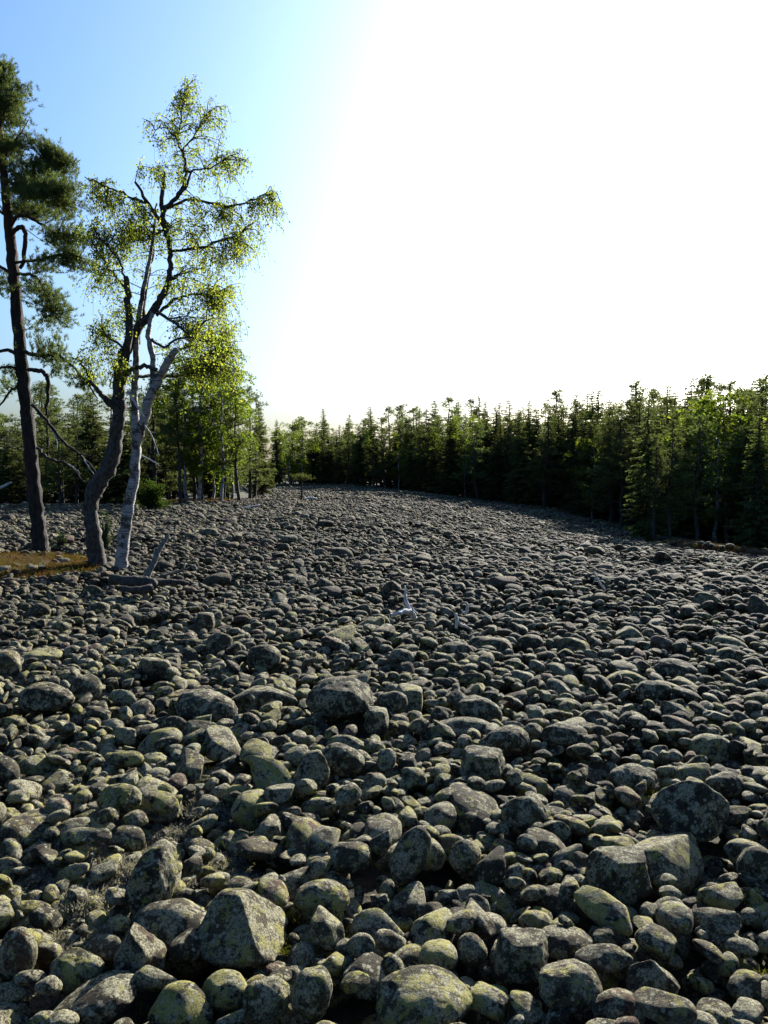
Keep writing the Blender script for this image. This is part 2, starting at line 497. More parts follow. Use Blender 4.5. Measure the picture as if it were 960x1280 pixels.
# big boulders that can be told apart: px, base py, width px, height px, yaw deg, tilt (x,y deg), angular, seed, tint, lichen, label
W = (1, 1, 1)
BOULD = [
 (863, 1054, 108, 86, 20, 0, 0, 'peak', 1, (.72, .72, .70), .25, 'largest dark pyramid shaped boulder with a peaked top'),
 (772, 1133, 88, 70, 8, 0, 0, 'block', 2, (.85, .85, .80), .5, 'big square shouldered grey boulder with a steep shaded right side'),
 (425, 902, 96, 60, 0, 0, 4, .35, 3, (.72, .72, .70), .25, 'broad dark domed boulder with a black patch on top'),
 (300, 1206, 124, 90, 0, 0, 0, 'slab', 4, (1.1, 1.08, 1.0), .7, 'largest pale slab leaning with one long straight bright edge'),
 (190, 1150, 72, 92, 30, 0, 24, .25, 5, (.62, .62, .6), .5, 'dark hump backed boulder with a green lichen blotch beside the leaning slab'),
 (172, 1232, 74, 84, -15, 5, -8, 'peak', 6, (1.25, 1.08, 1.02), .3, 'pinkish grey cone shaped boulder speckled all over'),
 (603, 978, 64, 44, -6, 4, 0, 'block', 7, (.95, .95, .88), .55, 'flat topped block of stone with a bright upper face'),
 (630, 948, 72, 40, 12, 0, -8, .3, 8, (.85, .85, .8), .4, 'low domed stone directly behind the flat topped block'),
 (600, 908, 64, 40, -25, 0, 12, .1, 9, (.85, .85, .8), .4, 'smooth olive grey loaf shaped stone sloping down to one side'),
 (391, 992, 50, 58, 20, 0, 28, .9, 10, (1.1, 1.1, 1.0), .5, 'angular pointed stone with a pale sunlit side leaning over'),
 (428, 970, 64, 42, -20, 0, 14, .3, 11, (.85, .85, .8), .4, 'long oval stone lying against the angular pointed stone'),
 (258, 908, 92, 44, -10, 0, 5, .3, 12, (.8, .8, .77), .4, 'longest low grey boulder lying lengthwise with a blunt end'),
 (58, 894, 76, 42, 0, 0, 3, .3, 13, (.72, .72, .7), .4, 'wide low dark boulder with a rounded back'),
 (107, 877, 43, 37, 0, 0, 0, .15, 14, (.95, .95, .88), .4, 'rounded stone sitting just behind the wide low dark boulder'),
 (330, 837, 50, 36, -15, 0, 6, .25, 15, (.78, .78, .75), .3, 'smooth dark grey boulder with a rounded drooping end'),
 (571, 826, 45, 27, 0, 0, 0, .3, 16, (.9, .9, .84), .4, 'boxy oval stone below the bleached driftwood sticks'),
 (513, 1105, 48, 82, -12, -20, 24, .2, 17, (1.15, 1.15, 1.05), .5, 'tall narrow stone standing on end and leaning back'),
 (582, 1094, 48, 46, 30, 0, 20, .05, 18, (1.05, 1.05, .9), .8, 'egg shaped yellowish stone tipped beside the tall narrow stone'),
 (402, 1158, 80, 54, 0, 0, 0, .1, 19, (1.1, 1.1, .95), .9, 'plump oval stone thickly covered in yellow lichen'),
 (437, 1094, 64, 40, 10, 0, -4, .1, 20, (.92, .92, .87), .5, 'smooth oval stone with pale ring spots'),
 (655, 1046, 64, 54, 0, 0, 0, .05, 21, (.85, .85, .8), .4, 'ball shaped dark stone standing higher than its neighbours'),
 (652, 1228, 78, 60, -5, 0, 0, 'block', 22, (.78, .78, .76), .35, 'dark block of stone above a deep black hollow'),
 (815, 1262, 76, 60, 0, 6, 0, 'peak', 23, (.85, .85, .8), .4, 'triangular ridged stone behind the reddish rounded stone'),
 (712, 1276, 92, 66, 0, -14, 0, .5, 24, (1.35, 1.35, 1.25), .6, 'heart shaped pale grey stone mottled with white lichen'),
 (772, 1296, 78, 50, 5, 0, 4, .02, 25, (1.35, .98, .90), .05, 'smooth reddish brown loaf shaped stone almost bare of lichen'),
 (590, 1214, 43, 44, 0, 0, 0, .02, 26, (1.1, 1.05, .95), .4, 'small ball shaped stone dotted with dark pits above a hollow'),
 (530, 1300, 140, 64, 0, 6, 0, .4, 27, (.95, .98, .85), .9, 'broad flat greenish slab with yellow lichen spots'),
 (333, 1288, 68, 66, 25, 0, 12, .1, 28, (1.15, 1.12, .9), .8, 'egg shaped stone half covered in yellow green lichen'),
 (388, 1285, 60, 80, -10, 0, 16, .25, 29, (.9, .92, .78), .7, 'tall greenish hump with a black cap of lichen'),
 (792, 994, 68, 38, 0, 0, 0, .05, 30, (.82, .82, .78), .4, 'smooth bean shaped stone behind the pyramid shaped boulder'),
 (905, 1000, 52, 36, 0, 0, 0, .2, 31, (.85, .85, .82), .3, 'wrinkled round backed stone beside the pyramid shaped boulder'),
 (946, 1112, 56, 58, 0, 0, 0, .2, 32, (.8, .8, .76), .45, 'stout upright mottled boulder on its own dark shadow'),
 (706, 1202, 80, 34, 0, 0, 3, .15, 33, (.85, .82, .78), .4, 'long low lens shaped stone behind the dark block'),
 (150, 1026, 62, 46, -10, 0, -8, .8, 34, (1.1, 1.12, .9), 1.0, 'faceted stone with a bright yellow green lichen face'),
 (274, 820, 38, 34, 0, 0, 0, .05, 35, (.9, .9, .86), .3, 'round dark stone like a ball among flatter cobbles'),
 (705, 934, 66, 30, -6, 0, 0, .3, 36, (.72, .72, .68), .3, 'flat dark stone shaped like a long loaf'),
 (843, 854, 62, 32, 0, 0, 4, .3, 37, (.65, .65, .64), .2, 'broad black looking boulder with a sloping back'),
 (816, 880, 50, 30, 0, 0, 0, .2, 38, (.75, .75, .72), .3, 'domed dark stone in front of the broad black boulder'),
 (490, 898, 44, 38, 0, 0, 0, .05, 39, (.98, .98, .9), .5, 'round pale green stone touching the broad domed boulder'),
 (471, 920, 34, 38, 0, 0, 0, 'block', 40, (.7, .7, .7), .2, 'small dark squarish stone wedged before the broad domed boulder'),
 (22, 1236, 56, 80, 0, 0, 10, .4, 41, (1.35, 1.0, .92), .5, 'reddish upright stone fringed with grey tufted lichen'),
 (96, 1248, 78, 52, 0, 0, 0, .1, 42, (.95, 1.05, .72), 1.0, 'green mossy dome of a stone'),
 (115, 1292, 130, 44, 14, 0, -16, .5, 43, (.6, .58, .57), .35, 'long dark slanting slab in front of the mossy dome'),
 (256, 790, 28, 28, 10, 0, 0, 'block', 44, (1.0, 1.0, .93), .3, 'small cube shaped stone standing upright'),
 (4, 852, 52, 44, 0, 0, 0, .3, 45, (1.3, 1.25, 1.1), .5, 'pale sunlit rounded boulder on the low rise'),
]
SHAPES = {
 'peak': [((1, 0.2, 0.85), .50), ((-1, -.25, .95), .52), ((0.1, -1, .35), .58), ((0.2, 1, .6), .6), ((1, -.5, -.2), .8), ((-.6, -.6, .1), .8)],
 'block': [((0, 0, 1), .60), ((0, -1, .05), .62), ((1, -.15, .1), .66), ((-1, 0, .25), .70), ((.2, 1, .1), .7), ((.5, -.6, .5), .84), ((-.6, -.5, .6), .82)],
 'slab': [((.85, -.1, .55), .30), ((-.42, -.75, .5), .34), ((-.9, .2, .3), .62), ((0, 1, .4), .6), ((.2, -1, .1), .86), ((-.2, .3, 1), .62)],
}
boulders = []     # placed ellipsoids for the packing: x,y,z,a,b,c,yaw
for (px, py, w, h, yaw, tx, ty, ang, seed, tint, lich, label) in BOULD:
    g = ground_at(px, py)
    sc_ = g[1] / 1000.0
    a = w * sc_ * 0.465
    c = h * sc_ * 0.5 * 0.95
    b = a * (0.78 if a > c else 0.95)
    y0 = g[1] + b * 0.75
    gz = tz(g[0], g[1])
    if isinstance(ang, str):
        me = rock_mesh('boulder', 900 + seed, 5 if w > 60 else 4, 0.4, 0.10, SHAPES[ang], 'boulder')
    else:
        me = rock_mesh('boulder', 900 + seed, 5 if w > 60 else 4, ang, 0.085, None, 'boulder')
    o = link('boulder', me)
    x0 = g[0] * y0 / g[1]
    o.location = (x0, y0, gz + c * 0.72)
    o.rotation_euler = (math.radians(tx), math.radians(ty), math.radians(yaw))
    # the outline keeps its size when the stone is turned
    th = math.radians(ty)
    if abs(ty) > 10:
        A, Cc = a, c
        k = np.linalg.solve(np.array([[math.cos(th) ** 2, math.sin(th) ** 2], [math.sin(th) ** 2, math.cos(th) ** 2]]) + 0.0, np.array([A * A, Cc * Cc]))
        if k.min() > 0.15 * k.max():
            o.scale = (math.sqrt(k[0]), b, math.sqrt(k[1]))
        else:
            o.scale = (a, b, c)
    else:
        o.scale = (a, b, c)
    if ang == 'slab':
        o.scale = (a * 1.05, b * 1.35, c * 1.0)
    o.color = (*tint, lich)
    tag(o, label, 'boulder', 'large boulders of the stone field')
    boulders.append((x0, y0, gz + c * 0.72, a, b, c, math.radians(yaw)))

# ---- packing: stones are dropped on a height map one by one, each settling into the lowest of a few spots
class Heap:
    def __init__(self, x0, x1, y0, y1, cell, torus=False):
        self.x0, self.y0, self.cell, self.torus = x0, y0, cell, torus
        self.nx = int(round((x1 - x0) / cell)); self.ny = int(round((y1 - y0) / cell))
        self.H = np.zeros((self.ny, self.nx), np.float32)
        self.I = np.full((self.ny, self.nx), -1, np.int32)
        self.S = []
    def foot(self, x, y, a, b, yaw):
        R = max(a, b); cell = self.cell
        i0 = int((x - R - self.x0) / cell); i1 = int((x + R - self.x0) / cell) + 2
        j0 = int((y - R - self.y0) / cell); j1 = int((y + R - self.y0) / cell) + 2
        if not self.torus:
            i0 = max(i0, 0); j0 = max(j0, 0); i1 = min(i1, self.nx); j1 = min(j1, self.ny)
            if i1 - i0 < 1 or j1 - j0 < 1: return None
        xs = self.x0 + (np.arange(i0, i1) + .5) * cell - x
        ys = self.y0 + (np.arange(j0, j1) + .5) * cell - y
        c, s = math.cos(yaw), math.sin(yaw)
        u = (xs[None, :] * c + ys[:, None] * s) / a
        v = (-xs[None, :] * s + ys[:, None] * c) / b
        q = 1 - u * u - v * v
        m = q > 0.06
        if not m.any(): return None
        if self.torus:
            ii = np.arange(i0, i1) % self.nx; jj = np.arange(j0, j1) % self.ny
            sl = np.ix_(jj, ii)
        else:
            sl = (slice(j0, j1), slice(i0, i1))
        return sl, m, np.sqrt(np.maximum(q, 0))
    def put(self, sl, m, sq, zc, c, rec):
        h = self.H[sl]; top = zc + c * sq
        w = m & (top > h)
        h2 = np.where(w, top, h); self.H[sl] = h2
        ii = self.I[sl]; self.I[sl] = np.where(w, len(self.S), ii)
        self.S.append(rec)
    def drop(self, x, y, a, b, c, yaw, tries, spread, sink, zmax):
        best = None
        for k in range(tries):
            xx = x + (rng.uniform(-spread, spread) if k else 0); yy = y + (rng.uniform(-spread, spread) if k else 0)
            F = self.foot(xx, yy, a, b, yaw)
            if F is None: continue
            sl, m, sq = F
            zc = float((self.H[sl] + c * sq)[m].max())
            if best is None or zc < best[0]: best = (zc, xx, yy, F)
        if best is None: return
        zc, xx, yy, (sl, m, sq) = best
        zc -= sink * c
        if zc > zmax: return
        self.put(sl, m, sq, zc, c, (xx, yy, zc, a, b, c, yaw))

def size(n, med, sg, lo, hi):
    return np.clip(med * np.exp(sg * rng.standard_normal(n)), lo, hi)

YN = 19.0
BASE = -0.14
heap = Heap(-13, 13, 0.9, YN, 0.028)
BX, BY = np.meshgrid(heap.x0 + (np.arange(heap.nx) + .5) * heap.cell, heap.y0 + (np.arange(heap.ny) + .5) * heap.cell)
for b in BANKS:
    heap.H = np.maximum(heap.H, np.where(bank_r(BX, BY, b) < 0.82, 0.9, 0).astype(np.float32))
heap.H[np.abs(BX) > 0.53 * BY + 1.9] = 0.9
for (x, y, z, a, b, c, yaw) in boulders:
    F = heap.foot(x, y, a * .97, b * .97, yaw)
    if F: heap.put(*F, z - tz(x, y) - BASE, c, None)
TILE = 5.0
tile = Heap(0, TILE, 0, TILE, 0.03, True)

def fill(hp, pts_area, gen, n_big, n_mid, n_small):
    # n_* per square metre; larger ones first, gaps then fill with smaller ones
    for (dens, med, sg, lo, hi, tries, spread, sink, zmax) in (
        (n_big, .090, .36, .062, .19, 4, .15, .45, .20),
        (n_mid, .058, .28, .033, .098, 4, .12, .40, .225),
        (n_small, .036, .32, .020, .062, 5, .09, .30, .19)):
        n = int(dens * pts_area)
        xs, ys = gen(n)
        r = size(n, med, sg, lo, hi)
        A = r * rng.uniform(1.05, 1.65, n); B = r * rng.uniform(.82, 1.08, n); Cc = r * rng.uniform(.45, .85, n)
        Yw = rng.uniform(0, math.pi, n)
        for i in range(n):
            hp.drop(xs[i], ys[i], A[i], B[i], Cc[i], Yw[i], tries, spread, sink, zmax)

def gen_near(n):
    ys = np.sqrt(rng.uniform(0.9 ** 2 / YN ** 2, 1, n) * 1.0) * YN
    mixu = rng.random(n) < 0.25
    ys = np.where(mixu, rng.uniform(0.9, YN, n), ys)
    return rng.uniform(-1, 1, n) * (0.53 * ys + 1.8), ys
near_area = 0.53 * YN ** 2 + 3.6 * YN
fill(heap, near_area, gen_near, 14, 54, 66)
fill(tile, TILE * TILE, lambda n: (rng.uniform(0, TILE, n), rng.uniform(0, TILE, n)), 13, 42, 50)

for _ in range(9000):
    i = int(rng.integers(heap.nx)); j = int(rng.integers(int(11.5 / heap.cell)))
    if heap.H[j, i] < 0.045 and abs(BX[j, i]) < 0.53 * BY[j, i] + 1.5:
        r = float(size(1, .042, .35, .022, .08)[0])
        heap.drop(BX[j, i], BY[j, i], r * rng.uniform(1, 1.45), r * rng.uniform(.85, 1.05), r * rng.uniform(.5, .85), rng.uniform(0, 3.14), 3, .04, .3, .22)

def visible(hp):
    ids, cnt = np.unique(hp.I[hp.I >= 0], return_counts=True)
    share = {}
    for i_, n_ in zip(ids, cnt):
        rec = hp.S[i_]
        if rec is None: continue
        share[int(i_)] = n_ * hp.cell ** 2 / (math.pi * rec[3] * rec[4])
    return share

P_pos, P_rot, P_scl, P_lod = [], [], [], []
cand = []
for i_, sh in visible(heap).items():
    if sh < 0.06: continue
    x, y, z, a, b, c, yaw = heap.S[i_]
    tl = rng.normal(0, 0.27, 2)
    cand.append((x, y, z + tz(x, y) + BASE, a, b, c, yaw, tl[0], tl[1], sh))
arr = np.array(cand)
fx, fy, fd = proj(arr[:, :3])
inside = (fx > 4) & (fx < 956) & (fy < 1268)
score = arr[:, 3] * (arr[:, 5] + arr[:, 4] * 2.0 / arr[:, 1]) / arr[:, 1] ** 2 * np.minimum(1, arr[:, 9] * 1.4) * inside
order = np.argsort(-score)
part_ids = set(order[:300].tolist())
n_part = 0
for i_ in range(len(arr)):
    x, y, z, a, b, c, yaw, t1, t2, sh = arr[i_]
    if i_ in part_ids:
        me = ROCK[4][int(rng.integers(NV))]
        o = link('stone', me, ground, (x, y, z))
        o.rotation_euler = (t1, t2, yaw); o.scale = (a * 1.03, b * 1.03, c * 1.03)
        o.color = (1.08, 1.05, 1, 0.78)
        n_part += 1
    else:
        P_pos.append((x, y, z)); P_rot.append((t1, t2, yaw)); P_scl.append((a * 1.03, b * 1.03, c * 1.03))
        P_lod.append(0 if y < 7 else 1)

# far field: the same packing laid out over the rest of the stone field
FIELD = np.array([(-60, 0), (-60, 46), (-24, 47.5), (-17, 49), (-9.6, 49.5), (-9.8, 60), (-12, 74), (-16, 92), (-17, 104), (-8, 104), (1.8, 92), (8, 80),
                  (15.5, 66), (18, 54), (20.5, 43), (26, 35), (34, 20), (44, 0)])
def in_field(x, y):
    c = np.zeros(np.shape(x), bool)
    j = len(FIELD) - 1
    for i in range(len(FIELD)):
        xi, yi = FIELD[i]; xj, yj = FIELD[j]
        cond = ((yi > y) != (yj > y)) & (x < (xj - xi) * (y - yi) / (yj - yi + 1e-12) + xi)
        c ^= cond
        j = i
    return c
ts = np.array([(*tile.S[k], v) for k, v in visible(tile).items() if v > 0.12])
ts = np.array([t for t in ts])
for ti in range(-12, 10):
    for tj in range(3, 23):
        ox, oy = ti * TILE, tj * TILE
        cy = oy + TILE / 2
        if abs(ox + TILE / 2) > 0.55 * cy + 9: continue
        q = ts.copy()
        m = rng.integers(8)
        lx, ly, yw = q[:, 0] % TILE, q[:, 1] % TILE, q[:, 6]
        for _ in range(m % 4):
            lx, ly, yw = TILE - ly, lx, yw + math.pi / 2
        if m >= 4: lx, yw = TILE - lx, -yw
        X = lx + ox; Y = ly + oy
        k = (Y >= YN - 0.1) & in_field(X, Y) & (np.abs(X) < 0.52 * Y + 5)
        k &= q[:, 3] > np.interp(Y, [19, 40, 60, 110], [0.0, 0.04, 0.065, 0.095])
        k |= (Y > 14) & (Y < YN) & (np.abs(X) > 0.53 * Y + 1.9) & (np.abs(X) < 0.52 * Y + 5) & in_field(X, Y)
        for b in BANKS: k &= bank_r(X, Y, b) > 0.8
        q = q[k]; X = X[k]; Y = Y[k]; yw = yw[k]; n = len(q)
        if not n: continue
        s = (1 + 0.1 * sstep(50, 90, Y)) * rng.uniform(.9, 1.15, n)
        Z = terrain(X, Y) + q[:, 2] + BASE
        P_pos += list(zip(X, Y, Z)); P_rot += list(zip(rng.normal(0, .26, n), rng.normal(0, .26, n), yw))
        P_scl += list(zip(q[:, 3] * s, q[:, 4] * s, q[:, 5] * s)); P_lod += [1 if yy < 24 else 2 for yy in Y]
# a scatter of larger stones lying proud of the far field
n = 800
Y = np.sqrt(rng.uniform(13.0 ** 2, 70.0 ** 2, n)); X = rng.uniform(-1, 1, n) * (0.52 * Y + 3)
k = in_field(X, Y)
for b in BANKS: k &= bank_r(X, Y, b) > 0.85
X, Y = X[k], Y[k]; n = len(X); r = size(n, .135, .25, .10, .27)
P_pos += list(zip(X, Y, terrain(X, Y) + r * .42)); P_rot += list(zip(rng.normal(0, .25, n), rng.normal(0, .25, n), rng.uniform(0, 6.28, n)))
P_scl += list(zip(r * rng.uniform(1, 1.6, n), r, r * rng.uniform(.55, .8, n))); P_lod += [1 if yy < 30 else 2 for yy in Y]
# stones half sunk in the mossy bank
for b in BANKS:
    n = 130
    ph = rng.uniform(0, 6.283, n); rr = rng.uniform(.45, 1.02, n)
    X = b[0] + rr * np.cos(ph) * b[2] * b[4] - rr * np.sin(ph) * b[3] * b[5]; Y = b[1] + rr * np.cos(ph) * b[2] * b[5] + rr * np.sin(ph) * b[3] * b[4]
    r = size(n, .08, .4, .04, .2)
    P_pos += list(zip(X, Y, terrain(X, Y) + b[6] * (1 - sstep(.62, 1.0, rr)) - .08 * sstep(.7, 1, rr))); P_rot += list(zip(rng.normal(0, .25, n), rng.normal(0, .25, n), rng.uniform(0, 6.28, n)))
    P_scl += list(zip(r * 1.3, r, r * .7)); P_lod += [1] * n

def instancer(name, pos, rot, scl, lod, meshes_by_lod, parent=None):
    me = bpy.data.meshes.new(name)
    n = len(pos)
    me.vertices.add(n); me.vertices.foreach_set('co', np.asarray(pos, np.float32).ravel())
    for nm, dat in (('rot', rot), ('scl', scl)):
        at_ = me.attributes.new(nm, 'FLOAT_VECTOR', 'POINT'); at_.data.foreach_set('vector', np.asarray(dat, np.float32).ravel())
    at_ = me.attributes.new('lod', 'INT', 'POINT'); at_.data.foreach_set('value', np.asarray(lod, np.int32))
    at_ = me.attributes.new('pick', 'INT', 'POINT'); at_.data.foreach_set('value', rng.integers(0, 1000, n).astype(np.int32))
    o = link(name, me, parent)
    g = bpy.data.node_groups.new(name, 'GeometryNodeTree')
    g.interface.new_socket('Geometry', in_out='INPUT', socket_type='NodeSocketGeometry')
    g.interface.new_socket('Geometry', in_out='OUTPUT', socket_type='NodeSocketGeometry')
    gi = g.nodes.new('NodeGroupInput'); go = g.nodes.new('NodeGroupOutput')
    def named(nm, t):
        a = g.nodes.new('GeometryNodeInputNamedAttribute'); a.data_type = t; a.inputs['Name'].default_value = nm
        return a.outputs['Attribute']
    rot_s, scl_s, lod_s, pick_s = named('rot', 'FLOAT_VECTOR'), named('scl', 'FLOAT_VECTOR'), named('lod', 'INT'), named('pick', 'INT')
    final = g.nodes.new('GeometryNodeJoinGeometry')
    for L, meshes in enumerate(meshes_by_lod):
        jn = g.nodes.new('GeometryNodeJoinGeometry')
        for m_ in meshes:
            src = bpy.data.objects.new('source_stone', m_)
            inf = g.nodes.new('GeometryNodeObjectInfo'); inf.inputs['Object'].default_value = src
            inf.transform_space = 'ORIGINAL'; inf.inputs['As Instance'].default_value = False
            gti = g.nodes.new('GeometryNodeGeometryToInstance')
            g.links.new(inf.outputs['Geometry'], gti.inputs[0]); g.links.new(gti.outputs[0], jn.inputs[0])
        iop = g.nodes.new('GeometryNodeInstanceOnPoints')
        cmp_ = g.nodes.new('FunctionNodeCompare'); cmp_.data_type = 'INT'; cmp_.operation = 'EQUAL'
        ints = [s for s in cmp_.inputs if s.type == 'INT']
        g.links.new(lod_s, ints[0]); ints[1].default_value = L
        g.links.new(gi.outputs[0], iop.inputs['Points']); g.links.new(cmp_.outputs[0], iop.inputs['Selection'])
        g.links.new(jn.outputs[0], iop.inputs['Instance']); iop.inputs['Pick Instance'].default_value = True
        g.links.new(pick_s, iop.inputs['Instance Index'])
        e2r = g.nodes.new('FunctionNodeEulerToRotation')
        g.links.new(rot_s, e2r.inputs[0]); g.links.new(e2r.outputs[0], iop.inputs['Rotation']); g.links.new(scl_s, iop.inputs['Scale'])
        g.links.new(iop.outputs[0], final.inputs[0])
    g.links.new(final.outputs[0], go.inputs[0])
    md = o.modifiers.new('scatter', 'NODES'); md.node_group = g
    return o

so = instancer('field_stones', P_pos, P_rot, P_scl, P_lod, [ROCK[4], ROCK[3], ROCK[2]], ground)
so.color = (1, 1, 1, 0.66)
tag(so, kind='stuff')
print('stones: parts', n_part, 'scattered', len(P_pos))

# ------------------------------------------------------------------ trees: general kinds
def spruce_meshes(seed, dens=1.0, slim=1.0):
    global rng
    rng = np.random.default_rng(seed)
    tr = MB(); cr = MB()
    H = 1.0
    zs = np.linspace(0, 1, 9)
    tr.tube(np.stack([0.006 * rng.standard_normal(9), 0.006 * rng.standard_normal(9), zs * .985], -1), 0.014 * (1 - zs) ** .8 + .0012, 6)
    C, D, Wd, L, Wi = [], [], [], [], []
    z = rng.uniform(.06, .12)
    while z < .985:
        u = 1 - z
        R = 0.19 * slim * rng.uniform(.75, 1.2) * (u ** .8) * (0.55 + 0.45 * min(1, (z + .1) / .35)) + .005
        nb = 7 if z < .8 else 5
        for k in range(nb):
            az = rng.uniform(0, 2 * math.pi)
            Lb = R * rng.uniform(.55, 1.12)
            droop = rng.uniform(.15, .5) * (1 if z < .75 else -.4)
            ns = max(3, int(Lb / .013 * dens))
            t = np.linspace(.15, 1, ns) + rng.normal(0, .02, ns)
            rad = t * Lb
            pts = np.stack([np.cos(az) * rad, np.sin(az) * rad, z - droop * Lb * (t ** 1.0) + .30 * droop * Lb * t ** 3], -1)
            if k % 2 == 0 and z < .9:
                tr.tube([(0, 0, z), pts[len(pts) // 2], pts[-1]], [.0025, .0016, .0005], 3)
            out = np.array([math.cos(az), math.sin(az), 0]); side = np.array([-math.sin(az), math.cos(az), 0])
            for sg in (-1, 1, 0):
                d = out[None] * rng.uniform(.3, .9, (ns, 1)) + side[None] * sg * rng.uniform(.5, 1.0, (ns, 1)) + np.array([0, 0, -1])[None] * rng.uniform(.1, .75, (ns, 1))
                if z > .72: d[:, 2] = np.abs(d[:, 2]) * rng.uniform(-.5, 1.4)
                d = unit(d)
                C.append(pts); D.append(d); Wd.append(perp(d))
                l = (.018 + .022 * (1 - t) * (Lb / .2) + .012 * rng.random(ns)) * min(1, .48 + u * 1.3)
                L.append(l); Wi.append(l * rng.uniform(.28, .5, ns))
        z += rng.uniform(.018, .030) * (1.0 if z < .6 else .7)
    # leader
    C.append(np.zeros((8, 3)) + np.array([0, 0, 1])[None] * np.linspace(.93, .99, 8)[:, None]); d = unit(rdirs(8) * .5 + np.array([0, 0, 1.0])); D.append(d); Wd.append(perp(d)); L.append(np.full(8, .02)); Wi.append(np.full(8, .006))
    cr.diamonds(np.concatenate(C), np.concatenate(D), np.concatenate(Wd), np.concatenate(L), np.concatenate(Wi))
    return tr.mesh('spruce_trunk', M['conifer_bark'], True), cr.mesh('spruce_crown', M['spruce_needle'])

def pine_meshes(seed, low=.35, rmax=.2, conic=.6):
    global rng
    rng = np.random.default_rng(seed)
    tr = MB(); cr = MB()
    zs = np.linspace(0, 1, 10)
    bend = np.stack([np.cumsum(rng.normal(0, .006, 10)), np.cumsum(rng.normal(0, .006, 10)), zs * .97], -1); bend[0, :2] = 0
    tr.tube(bend, .016 * (1 - zs * .86), 7)
    C = []
    nb = 46
    for k in range(nb):
        z = low + (1 - low) * ((k + rng.random()) / nb) ** .9 * .97
        if rng.random() < .12: z = rng.uniform(low * .6, low + .15)
        u = (1 - z) / (1 - low)
        Lb = rmax * (u ** conic * .95 + .07) * rng.uniform(.5, 1.15)
        az = rng.uniform(0, 6.283)
        x0 = np.array([np.interp(z, bend[:, 2], bend[:, 0]), np.interp(z, bend[:, 2], bend[:, 1]), z])
        rise = rng.uniform(-.15, .45) if u > .35 else rng.uniform(.3, .9)
        t = np.linspace(0, 1, 6)
        p = x0[None] + np.stack([np.cos(az) * Lb * t, np.sin(az) * Lb * t, rise * Lb * t ** 1.6], -1)
        p[1:] += rng.normal(0, .006, (5, 3))
        tr.tube(p, .0045 * (1 - t * .85) * (u * .6 + .5), 4)
        ncl = max(3, int(Lb * 62))
        q = p[2:][rng.integers(0, 4, ncl)] + rng.normal(0, 1, (ncl, 3)) * np.array([.020, .020, .010])
        C.append(q)
    C.append(bend[-1] + rng.normal(0, .012, (6, 3)))
    C = np.concatenate(C)
    per = 13
    c = np.repeat(C, per, 0) + rng.normal(0, .006, (len(C) * per, 3))
    d = unit(rdirs(len(c)) + np.array([0, 0, .55])); w = perp(d)
    L = rng.uniform(.014, .030, len(c))
    cr.diamonds(c, d, w, L, L * .26)
    return tr.mesh('pine_trunk', M['conifer_bark'], True), cr.mesh('pine_crown', M['pine_needle'])

def birch_meshes(seed, low=.25, rmax=.17, leaf='young_birch_leaf', nleaf=5200):
    global rng
    rng = np.random.default_rng(seed)
    tr = MB(); cr = MB()
    zs = np.linspace(0, 1, 10)
    bend = np.stack([np.cumsum(rng.normal(0, .009, 10)), np.cumsum(rng.normal(0, .009, 10)), zs * .96], -1); bend[0, :2] = 0
    tr.tube(bend, .011 * (1 - zs * .9), 6)
    TW = []
    nb = 40
    for k in range(nb):
        z = low + (1 - low) * (k + rng.random()) / nb * .95
        u = (1 - z) / (1 - low)
        Lb = rmax * (math.sin(math.pi * min(1, .18 + .80 * u)) * .8 + .25) * rng.uniform(.6, 1.2)
        az = rng.uniform(0, 6.283); rise = rng.uniform(.4, 1.1)
        x0 = np.array([np.interp(z, bend[:, 2], bend[:, 0]), np.interp(z, bend[:, 2], bend[:, 1]), z])
        t = np.linspace(0, 1, 6)
        p = x0[None] + np.stack([np.cos(az) * Lb * t, np.sin(az) * Lb * t, rise * Lb * (t - .45 * t ** 2)], -1)
        p[1:] += rng.normal(0, .006, (5, 3))
        tr.tube(p, .003 * (1 - t * .85), 4)
        for _ in range(7):
            s = p[rng.integers(2, 6)]
            dr = unit(np.array([math.cos(az), math.sin(az), 0]) * .4 + rng.normal(0, .5, 3) + np.array([0, 0, -.35]))
            TW.append((s, dr, rng.uniform(.04, .10)))
    S = np.array([t[0] for t in TW]); D = np.array([t[1] for t in TW]); Ln = np.array([t[2] for t in TW])
    k = rng.integers(0, len(S), nleaf); f = rng.random(nleaf)
    c = S[k] + D[k] * (Ln[k] * f)[:, None] + np.array([0, 0, -1]) * (Ln[k] * .5 * f ** 2)[:, None] + rng.normal(0, .005, (nleaf, 3))
    d = unit(rdirs(nleaf) + np.array([0, 0, -.7])); w = perp(d)
    L = rng.uniform(.009, .017, nleaf)
    cr.diamonds(c, d, w, L, L * .75, .3)
    return tr.mesh('birch_trunk', M['birch_bark'], True), cr.mesh('birch_crown', M[leaf])

SPR = [spruce_meshes(11, 1.25), spruce_meshes(12, 1.25, .85), spruce_meshes(13, 1.25, 1.15), spruce_meshes(14, 1.2, .7)]
PIN = [pine_meshes(21, .34, .20), pine_meshes(22, .25, .22, .7), pine_meshes(23, .45, .19), pine_meshes(24, .16, .25, .8)]
BIR = [birch_meshes(31), birch_meshes(32, .2, .2), birch_meshes(33, .3, .15)]
rng = np.random.default_rng(99)

def plant_tree(kind, k, x, y, h, label, group, wide=1.0, name=None):
    tm, cm = {'spruce': SPR, 'pine': PIN, 'birch': BIR}[kind][k]
    root = empty(name or kind + '_tree', (x, y, tz(x, y) - .2))
    root.rotation_euler = (rng.normal(0, .012), rng.normal(0, .012), rng.uniform(0, 6.283))
    root.scale = (h * wide, h * wide, h)
    link('trunk', tm, root); link('crown', cm, root)
    tag(root, label, 'tree', group)
    return root

